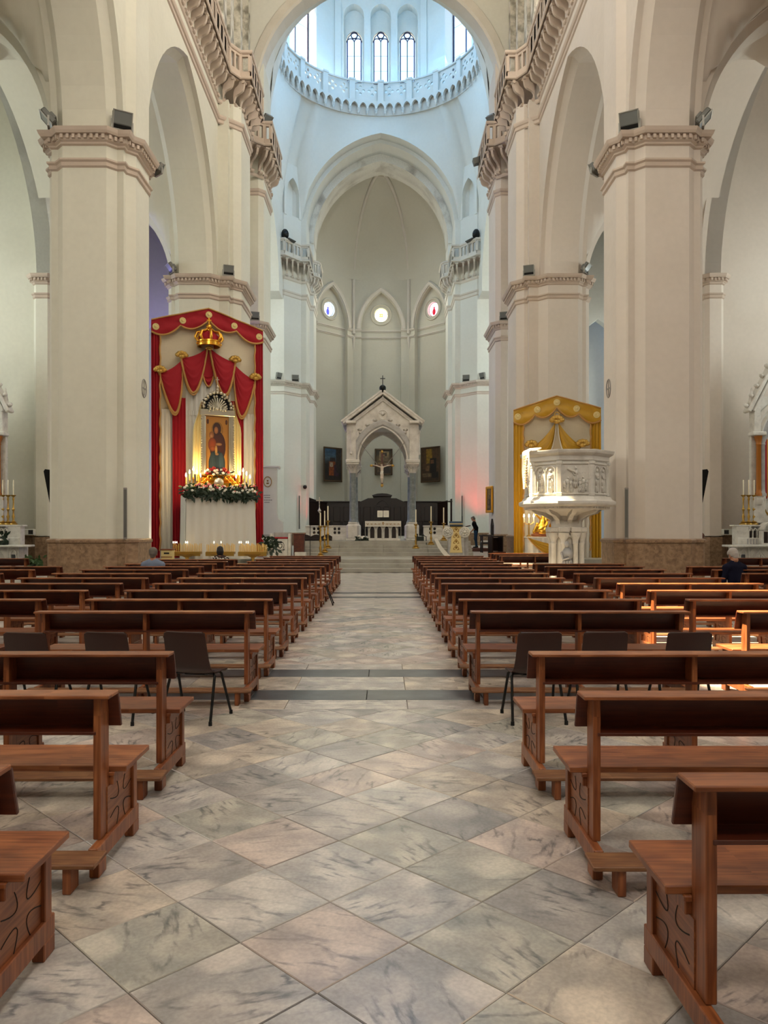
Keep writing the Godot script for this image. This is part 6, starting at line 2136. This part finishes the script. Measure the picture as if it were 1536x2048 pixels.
	var sc := b()
	for k in 4:
		for g in [-1.0, 1.0]: sc.tube(range(10).map(func(i): return V(g * (.04 + .08 * sin(i * .45)), .28 + k * .26 + i * .022 + .03 * cos(i * .8), .034)), .014, 5)
		sc.ball(V(0, .40 + k * .26, .034), V(.04, .05, .01), 6)
	put("embroidery", sc, M.embroidery, le)
	for g in [-1.0, 1.0]:
		var rd := b(Transform3D(Basis(V(1, 0, 0), V(0, 0, 1), V(0, -1, 0)), V(g * .36, 1.06, .04)))
		rd.lathe(Vector3.ZERO, VV([.23, -.06, .24, 0, .20, .04, .18, .02, 0, .02]), 18)
		for k in 9: rd.ball(V(cos(TAU * k / 9) * .12, .03, sin(TAU * k / 9) * .12), V(.055, .04, .055), 6)
		rd.ball(V(0, .04, 0), V(.08, .06, .09), 8)
		put("round_relief", rd, M.white_marble, le)
	put("sash", b().grid([[V(-.95, .78, .0), V(-.82, .80, .05)], [V(-.80, .42, .08), V(-.62, .44, .12)], [V(-.58, .12, .12), V(-.36, .14, .16)], [V(-.45, .0, .2), V(-.2, .0, .2)]]), M.white_cloth, le)
	# reading desk used by the standing man
	var rd2 := thing("reading_desk", "tall narrow dark wood reading desk in front of the standing man", "lectern", V(4.62, .5, -41.9))
	put("post", b().box(V(0, .62, 0), V(.28, 1.24, .34), .015).box(V(0, .04, 0), V(.5, .08, .5), .01), M.stall_wood, rd2)
	put("desk", b(Transform3D(Basis(V(0, 0, 1), .25), V(0.02, 1.32, 0))).box(Vector3.ZERO, V(.52, .05, .6), .01), M.stall_wood, rd2)
	put("microphone", b().tube([V(-.12, 1.36, 0), V(-.15, 1.9, 0)], .012, 6), M.black_metal, rd2)
	# high backed wooden armchair
	var ar := thing("armchair", "dark carved wooden armchair with a high pointed back and pale cushion", "chair", V(5.45, .5, -39.5), PI / 2)
	put("backrest", b(Transform3D(Basis.IDENTITY, V(0, 0, .30))).extr(PV([-.32, .2, -.32, 1.4, -.2, 1.52, 0, 1.72, .2, 1.52, .32, 1.4, .32, .2]), -.04, .04), M.stall_wood, ar)
	put("seat", b().box(V(0, .48, 0), V(.66, .08, .58), .02).box(V(0, .36, -.24), V(.6, .2, .04)), M.stall_wood, ar)
	put("cushion", b().box(V(0, .56, -.02), V(.54, .10, .46), .045), M.white_cloth, ar)
	for g in [-1.0, 1.0]:
		put("arm", b().box(V(g * .32, .86, -.02), V(.08, .06, .62), .02), M.stall_wood, ar)
		for z in [-.24, .26]: put("leg", b().box(V(g * .31, .42, z), V(.07, .84, .07), .015), M.stall_wood, ar)
	var pd := thing("kneeler", "dark wooden prayer kneeler near the right pier, behind the last pews", "kneeler", V(5.3, .5, -35.2), .4)
	put("frame", b().box(V(-.26, .42, 0), V(.06, .84, .4), .01).box(V(.26, .42, 0), V(.06, .84, .4), .01).box(V(0, .5, -.18), V(.5, .6, .03)), M.stall_wood, pd)
	put("shelf", b().box(V(0, .86, 0), V(.64, .05, .34), .01), M.stall_wood, pd)
	put("step", b().box(V(0, .14, .3), V(.56, .07, .3), .01), M.wood0, pd)
	var bx := thing("platform", "low brown wooden platform under the standing man", "platform", V(4.95, .5, -42.0))
	put("boards", b().box(V(0, .09, 0), V(1.7, .18, 1.2), .01), M.wood1, bx)
	# picture edge-on on the right crossing pier
	framed("picture", "gilt framed picture hanging edge-on on the right crossing pier", Transform3D(Basis(Vector3.UP, -PI / 2 + .25), V(6.02, 3.3, -42.2)), .9, 1.45, p3, M.gold)
	# throne with coat of arms, left
	var th := thing("throne", "white marble throne with a black coat of arms and dark red cushion", "throne", V(-4.34, .5, -34.3))
	for g in [-1.0, 1.0]: put("side_post", b().box(V(g * .40, .50, -.1), V(.12, 1.0, .5), .015), m, th)
	put("front_panel", b().box(V(0, .38, .12), V(.66, .76, .06), .01), m, th)
	put("back", b().box(V(0, .55, -.32), V(.7, 1.0, .06), .01).box(V(-.75, .48, -.2), V(.55, .96, .06), .01), M.gray_marble, th)
	put("cushion", b().box(V(0, .80, -.06), V(.66, .08, .34), .03), M.velvet, th)
	var arms := b()
	arms.extr(PV([-.14, .60, -.05, .66, .05, .66, .14, .60, 0, .57]), .15, .158)
	arms.extr(PV([-.09, .54, .09, .54, .09, .40, 0, .33, -.09, .40]), .15, .158)
	for g in [-1.0, 1.0]:
		arms.tube([V(g * .13, .6, .155), V(g * .17, .5, .155), V(g * .15, .36, .155)], .012, 5)
		for k in 3: arms.box(V(g * (.14 + .03 * k - .02), .30 - .0 * k, .155), V(.02, .06, .01))
	arms.box(V(0, .27, .155), V(.36, .02, .008))
	put("coat_of_arms", arms, M.ink, th)
	var shd := put("shield_field", b().extr(PV([-.06, .52, .06, .52, .06, .42, 0, .37, -.06, .42]), .156, .162), M.paper, th)
	var mo := b()
	for k in 5: mo.box(V(-.12 + k * .06, .21, .152), V(.04, .022, .004))
	put("motto", mo, M.faint_ink, th)
	var cab := thing("cabinet", "small reddish brown wooden cabinet beside the white throne", "cabinet", V(-3.55, .5, -34.6))
	put("body", b().box(V(0, .48, 0), V(.46, .96, .4), .01), M.wood2, cab)
	put("door", b().box(V(0, .34, .21), V(.26, .56, .02), .005), M.wood0, cab)
	put("top", b().box(V(0, .98, 0), V(.52, .04, .46), .008), M.wood2, cab)
	put("plinth_blocks", b().box(V(.1, .08, .4), V(.5, .2, .3), .01), m, cab)
	var kn := thing("altar_rail", "dark wooden rail with a scalloped top left of the steps", "rail", V(-2.95, 1.15, -36.4))
	var rl := PackedVector2Array([Vector2(-.75, 0), Vector2(-.75, .18)])
	for k in 25: rl.append(Vector2(-.75 + 1.5 * k / 24.0, .20 + .09 * absf(sin(k * PI / 8))))
	rl.append(Vector2(.75, 0))
	put("rail_board", b().extr(rl, -.04, .04), M.stall_wood, kn)
	put("shelf", b().box(V(0, .06, .1), V(1.5, .06, .22), .01), M.stall_wood, kn)
	var ms := thing("microphone_stand", "thin black microphone stand in front of the altar steps", "stand", V(-3.0, .5, -33.9))
	put("pole", b().tube([V(0, 0, 0), V(0, 1.4, 0), V(.02, 1.5, .03)], .015, 6), M.black_metal, ms)
	put("base", b().lathe(Vector3.ZERO, VV([.16, 0, .16, .02, .03, .04, 0, .04]), 12), M.black_metal, ms)
	# pale memorial slab with round emblem and text
	var sl := thing("memorial_panel", "pale memorial slab with stepped outline, round emblem and small text beside the red canopy", "panel", V(-5.62, .5, -40.3))
	put("slab", b().extr(PV([-.75, 0, -.75, 4.35, .30, 4.35, .30, 2.1, .36, 1.75, .52, 1.62, .62, 1.58, .62, 0]), -.1, .1), M.plaster, sl)
	put("cornice", b().box(V(-.2, 4.42, .06), V(1.25, .10, .2), .02).box(V(.42, 4.38, .08), V(.12, .16, .14), .03), M.trim_cool, sl)
	put("emblem", b(Transform3D(Basis.IDENTITY, V(-.18, 3.65, .1))).tube(range(21).map(func(q): return V(cos(TAU * q / 20) * .2, sin(TAU * q / 20) * .26, .01)), .022, 6, false).ball(V(0, .05, .01), V(.05, .05, .01), 6).ball(V(0, -.08, .01), V(.08, .04, .01), 6), M.embroidery, sl)
	var tx := b()
	for q in [[-.22, 2.95, .34], [-.20, 2.83, .3], [-.16, 2.70, .44], [-.22, 2.58, .28]]:
		for k in 5: tx.box(V(q[0] + (k - 2) * q[2] / 5.0, q[1], .102), V(q[2] / 5.0 * .75, .045, .004))
	put("text", tx, M.faint_ink, sl)

# ------------------------------------------------------------------ side altars, floodlights, loudspeakers
func side_altar(s: float) -> void:
	var w := "left" if s < 0 else "right"
	var o := thing("side_altar", "white carved marble side altar with gabled shrine in the %s side chapel" % w, "altar", V(16.62 * s, 0, -31.5))
	var m: Material = M.white_marble
	put("step", b().box(V(0, .06, .2), V(6.0, .12, 2.6), .01), M.step_marble, o)
	put("mensa", b().box(V(0, 1.02, .3), V(5.15, .08, 1.0), .015), m, o)
	put("body", b().box(V(0, .55, .1), V(4.5, .88, .8)), m, o)
	for g in [-1.0, 1.0]:
		var x: float = g * 1.38
		var dm := b(Transform3D(Basis.IDENTITY, V(x, .55, .5)))
		for k in 4:
			var a := [V(0, .40, 0), V(.27, 0, 0), V(0, -.40, 0), V(-.27, 0, 0)]
			dm.tube([a[k], a[(k + 1) % 4]], .035, 4)
			dm.tube([a[k] * .62, a[(k + 1) % 4] * .62], .022, 4)
		for h in [-1.0, 1.0]:
			dm.box(V(h * .42, 0, 0), V(.07, .84, .06), .01)
			for k in 3: dm.tube([V(h * .40, .40 - k * .10, 0), V(h * (.12 + k * .06), .40, 0)], .018, 4)
		dm.ball(V(0, 0, .0), V(.07, .15, .05), 8)
		for k in 3: dm.ball(V((k - 1) * .07, .04, .02), V(.03, .12, .04), 6)
		put("lozenge_panel", dm, m, o)
		for xx in [x - .66, x + .66]:
			put("dark_niche", b().box(V(xx, .40, .51), V(.17, .56, .02)), M.dark_marble, o)
			put("niche_arch", b(Transform3D(Basis.IDENTITY, V(xx, 0, .5))).arch(.09, .16, .70, VV([.05, 0, .05, .06, 0, .06, 0, 0]), 6), m, o)
			for h in [-1, 1]: put("colonette", b().lathe(V(xx + h * .11, .12, .54), VV([.04, 0, .02, .05, .02, .5, .04, .56, 0, .57]), 8), m, o)
		# predella with arcade and tabernacle-like aedicule
		put("predella", b().box(V(g * 1.75, 1.45, -.35), V(.5, .78, .4), .01).box(V(g * 1.1, 1.2, -.3), V(1.7, .28, .36), .01).box(V(g * 1.2, 1.84, -.35), V(1.8, .06, .44), .01), m, o)
		for k in 3:
			put("niche_arch", b(Transform3D(Basis.IDENTITY, V(g * (1.40 - k * .17), 0, -.20))).arch(.05, .09, 1.62, VV([.035, 0, .035, .06, 0, .06, 0, 0]), 6), m, o)
			put("dark_niche", b().box(V(g * (1.40 - k * .17), 1.48, -.19), V(.08, .28, .02)), M.stall_wood, o)
			put("colonette", b().lathe(V(g * (1.485 - k * .17), 1.32, -.16), VV([.03, 0, .018, .04, .018, .28, .03, .32, 0, .33]), 6), m, o)
		for k in 6: put("baluster", b().box(V(g * (1.55 - k * .12), 1.19, -.11), V(.05, .22, .02)), M.gray_marble, o)
		put("aedicule", b().box(V(g * .92, 1.35, -.05), V(.34, .58, .3), .01), m, o)
		put("aedicule_roof", b(Transform3D(Basis(Vector3.UP, 0), V(g * .80, 0, .12))).arch(.19, .24, 1.66, VV([.08, -.4, .08, .06, 0, .06, 0, -.4]), 8), m, o)
		put("dark_niche", b().box(V(g * .92, 1.36, .105), V(.16, .46, .01)), M.stall_wood, o)
		for xx in [.92, .76]: put("column", b().lathe(V(g * xx, 3.05, -.5), VV([.15, 0, .15, .1, .11, .16, .10, .3, .095, 2.1, .12, 2.14, .10, 2.2, .17, 2.42, .18, 2.5, 0, 2.5]), 12), M.amber if xx > .8 else M.gray_marble, o)
		put("column_base", b().box(V(g * .96, 2.5, -.5), V(.5, 1.1, .4), .02).lathe(V(g * .96, 2.7, -.4), VV([.14, 0, .2, .1, .16, .3, .2, .35]), 10), m, o)
		put("entablature", b().box(V(g * .98, 5.62, -.5), V(.56, .16, .5), .03).box(V(g * 1.02, 6.2, -.55), V(.28, 1.0, .34), .02), m, o)
		var gb := b(Transform3D(Basis(V(0, 0, 1), -g * 1.095), V(g * .66, 7.95, -.55)))
		gb.box(V(0, 0, 0), V(3.2, .16, .5), .03).box(V(0, -.18, .04), V(3.0, .12, .36), .03)
		for k in 7: gb.ball(V(-1.4 + k * .46, .16, .1), V(.10, .13, .10), 6)
		put("gable", gb, m, o)
		put("pinnacle", b().lathe(V(g * 1.22, 6.6, -.5), VV([.12, 0, .14, .1, .08, .2, .12, .4, .03, .9, 0, .95]), 8), m, o)
		put("picture_frame", b().box(V(g * .62, 4.2, -.55), V(.10, 2.5, .12), .02), M.velvet, o)
		for k in 5: put("medallion", b().ball(V(g * .77, 3.35 + k * .42, -.5), V(.05, .07, .04), 8), M.stall_wood, o)
	put("arch", b(Transform3D(Basis.IDENTITY, V(0, 0, -.62))).arch(.74, 1.1, 5.55, VV([.44, 0, .44, .18, .30, .24, .20, .16, .1, .24, 0, .12, 0, 0]), 12), m, o)
	put("back", b().box(V(0, 4.2, -.75), V(2.3, 6.0, .2)), m, o)
	var tym := B.curve(.74, 1.1, 5.55, 0, 8)
	put("tympanum", b(Transform3D(Basis.IDENTITY, V(0, 0, -.64))).extr(tym, 0, .04), M.gray_marble, o)
	put("picture", b().box(V(0, 4.2, -.62), V(1.16, 2.4, .04)), M.gold_paint, o)
	put("crescent", b().tube(range(11).map(func(i): return V(s * -.45 + cos(PI + PI * i / 10) * .42, 2.5 + sin(PI + PI * i / 10) * .32, -.02)), [.01, .03, .045, .05, .055, .055, .055, .05, .045, .03, .01], 8), M.brass, o)
	for k in 3:
		candlestick("gilt candlestick with thin white candle, %s on the %s side altar" % [["outermost", "second from outside", "innermost"][k], w], V(16.62 * s - s * (1.62 - k * .22), 1.87, -31.85), 1.85, .62, .022, "candlesticks on the side altars", M.brass)
	var t := s * -1.0
	if s < 0:
		var fl := thing("flower_arrangement", "white flowers with dark leaves on the left side altar", "flowers", V(-15.3, 1.06, -31.1))
		rng.seed = 61
		leaves(fl, spread(150, .42, .02, .42, -.15, .25), .24, M.leaf)
		flowers(fl, spread(26, .36, .12, .52, 0, .28), .055, "blossoms", M.petal_white)
		put("trough", b().box(V(0, .04, 0), V(.8, .08, .3), .02), M.dark_green, fl)
		var fe := thing("fern", "leafy green plants on the floor beside the left side altar", "plant", V(-13.75, 0, -31.0))
		leaves(fe, spread(110, .32, .15, .55, -.2, .2), .24, M.leaf_light)
		put("pot", b().lathe(Vector3.ZERO, VV([.16, 0, .22, .3, .24, .3, 0, .28]), 12), M.dark_green, fe)
	else:
		var rd := thing("floor_lamp", "small dark reading lamp on a stand between pier and right side altar", "lamp", V(12.55, 0, -30.5))
		put("pole", b().tube([V(-.35, 0, 0), V(-.35, 1.5, 0), V(0, 1.5, 0)], .02, 6), M.brass, rd)
		put("shade", b().ball(V(.1, 1.42, 0), V(.2, .17, .17), 10), M.wood0, rd)
	var sp := thing("loudspeaker", "small pale box loudspeaker with a black front on the %s chapel ledge" % w, "loudspeaker", V(14.95 * s, 1.45, -33.2))
	put("case", b().box(V(0, .12, 0), V(.44, .26, .24), .015), M.white_paint, sp)
	put("grille", b().box(V(-s * .1, .12, .122), V(.2, .18, .01)), M.ink, sp)

func floodlight(label: String, at: Vector3, yaw: float, tilt: float, size := .5) -> void:
	var o := thing("floodlight", label, "floodlight", at, yaw, "grey floodlights on the cornices")
	var h := size
	var t := Transform3D(Basis(Vector3(1, 0, 0), tilt), V(0, h * .55, 0))
	put("case", b(t).box(V(0, 0, -.05), V(h, h * .92, .16), .03).box(V(0, -.02, -.16), V(h * .6, h * .4, .12), .02), M.lamp_body, o)
	var fr := b(t)
	for g in [-1, 1]:
		fr.box(V(g * h * .48, 0, .04), V(h * .06, h * .96, .03), .006); fr.box(V(0, g * h * .45, .04), V(h, h * .06, .03), .006)
	put("rim", fr, M.lamp_rim, o)
	put("glass", b(t).box(V(0, h * .12, .035), V(h * .9, h * .6, .012)), M.lamp_glass, o)
	put("lower_reflector", b(t).box(V(0, -h * .32, .036), V(h * .9, h * .2, .014)), M.black_metal, o)
	put("bracket", b().box(V(-h * .54, h * .3, -.04), V(.03, h * .55, .05)).box(V(h * .54, h * .3, -.04), V(.03, h * .55, .05)).box(V(0, .02, -.04), V(h * 1.1, .04, .06)), M.lamp_rim, o)

func fittings() -> void:
	for s in [-1.0, 1.0]:
		var w := "left" if s < 0 else "right"
		floodlight("large floodlight on the near %s pier's cornice, facing the nave" % w, V(6.98 * s, 12.66, -21.35), -s * .5, .35, .52)
		floodlight("floodlight on the near %s pier's cornice, tilted down towards the aisle" % w, V(9.02 * s, 12.66, -21.3), s * 1.25, .75, .5)
		floodlight("small floodlight behind the far corner of the near %s pier's cornice" % w, V(6.6 * s, 12.45, -23.6), -s * 2.4, .3, .34)
		floodlight("floodlight on the second %s pier's cornice, on the nave side" % w, V(6.5 * s, 12.66, -33.55), -s * .35, .25, .45)
		floodlight("floodlight on the second %s pier's cornice, on the aisle side" % w, V(8.95 * s, 12.66, -33.3), s * 1.0, .7, .45)
		floodlight("floodlight on the %s crossing pier's cornice" % w, V(6.55 * s, 12.66, -40.75), -s * .3, .2, .45)
		floodlight("outer floodlight on the cornice of the %s chancel pier" % w, V(7.45 * s, 12.66, -56.85), -s * .9, .2, .5)
		floodlight("inner floodlight on the cornice of the %s chancel pier" % w, V(6.35 * s, 12.66, -57.65), -s * .2, .25, .5)
		floodlight("grey lamp hanging from the gallery edge under the %s foot of the round arch" % w, V(5.95 * s, 23.2, -41.2), -s * .8, .9, .5)
		var bs := thing("loudspeaker", "black oval loudspeaker on the white balcony of the %s chancel pier" % w, "loudspeaker", V(6.9 * s, 22.72, -56.0), -s * .5)
		put("case", b().ball(V(0, .26, 0), V(.28, .40, .24), 12), M.black_shirt, bs)
		put("grille", b().ball(V(-.04, .26, .07), V(.20, .33, .2), 12), M.black_metal, bs)
		put("bracket", b(Transform3D(Basis(V(0, 0, 1), s * .3), V(-s * .45, -.12, .1))).box(Vector3.ZERO, V(.6, .05, .4), .01), M.lamp_body, bs)
		for q in [[V(6.93 * s, 1.42, -21.42), 1.42, "on the near %s pier above its marble base"], [V(6.1 * s, 1.7, -58.0), 2.5, "on the %s chancel pier"]]:
			var ls := thing("column_loudspeaker", ("tall thin grey column loudspeaker " + q[2]) % w, "loudspeaker", q[0], -s * .35)
			put("case", b().box(V(0, q[1] / 2, .05), V(.10, q[1], .10), .01), M.gray_paint, ls)
			put("grille", b().box(V(0, q[1] / 2, .102), V(.07, q[1] - .1, .006)), M.lamp_body, ls)
		var tv := thing("wall_screen", "black flat screen seen edge-on on the aisle side of the near %s pier" % w, "screen", V(9.24 * s, 2.92, -22.0))
		put("panel", b(S(s)).extr(PV([0, -.47, .03, -.47, .20, .42, .16, .48, 0, .46]), 0, .9), M.black_metal, tv)
		put("arm", b(S(s)).box(V(.04, -.2, .4), V(.12, .12, .2)), M.black_metal, tv)
		var cc := thing("consecration_cross", "round grey consecration cross on the nave face of the near %s pier" % w, "cross", V(6.77 * s, 5.8, -22.6), -s * PI / 2)
		put("ring", b().tube(range(21).map(func(q): return V(cos(TAU * q / 20) * .2, sin(TAU * q / 20) * .26, .0)), .018, 6, false), M.gray_paint, cc)
		put("cross", b().box(V(0, 0, 0), V(.03, .42, .02)).box(V(0, 0, 0), V(.34, .03, .02)), M.gray_paint, cc)
	var fl := thing("floodlight", "grey lamp on an arm under the right gallery's far end", "floodlight", V(5.45, 22.2, -43.2))
	put("case", b(Transform3D(Basis(V(0, 0, 1), .3), Vector3.ZERO)).box(V(0, 0, 0), V(.5, .34, .4), .02), M.lamp_body, fl)
	put("bracket", b().box(V(.4, .1, 0), V(.5, .05, .06)), M.lamp_rim, fl)
	var cam := thing("dome_camera", "small black dome camera on the left chancel pier above the stalls", "camera", V(-5.68, 4.9, -58.22))
	put("dome", b().ball(V(0, -.05, .08), V(.15, .15, .15), 12), M.ink, cam)
	put("mount", b().box(V(0, .12, .04), V(.34, .12, .2), .03), M.white_paint, cam)
	# coloured uplights on the chancel piers
	for q in [[V(5.0, .62, -54.6), V(6.9, 5.0, -57.2), 5.0, "small red uplight on the floor at the right chancel pier"], [V(-4.6, 1.25, -58.0), V(-5.55, 7, -59.5), 1.6, "small red uplight on the floor at the left chancel pier"]]:
		var o := thing("uplight", q[3], "lamp", q[0])
		put("case", b().lathe(Vector3.ZERO, VV([.12, -.1, .12, .1, .10, .12, .10, .08]), 12), M.black_metal, o)
		var gm: Material = M.stain_crimson
		put("lens", b().lathe(Vector3.ZERO, VV([.10, .09, 0, .09]), 12), gm, o)
		var sp := SpotLight3D.new()
		sp.name = "glow"
		o.add_child(sp)
		sp.look_at_from_position(q[0] + V(0, .16, 0), q[1])
		sp.light_color = Color(1.0, .22, .20)
		sp.light_energy = q[2]
		sp.spot_range = 60
		sp.spot_angle = 38
		sp.light_size = .08
		sp.shadow_enabled = true

func _ready() -> void:
	materials()
	look()
	shell()
	for s in [-1.0, 1.0]: nave_side(s)
	floors()
	benches()
	people()
	festive()
	ochre()
	pulpit()
	sanctuary()
	for s in [-1.0, 1.0]: side_altar(s)
	fittings()
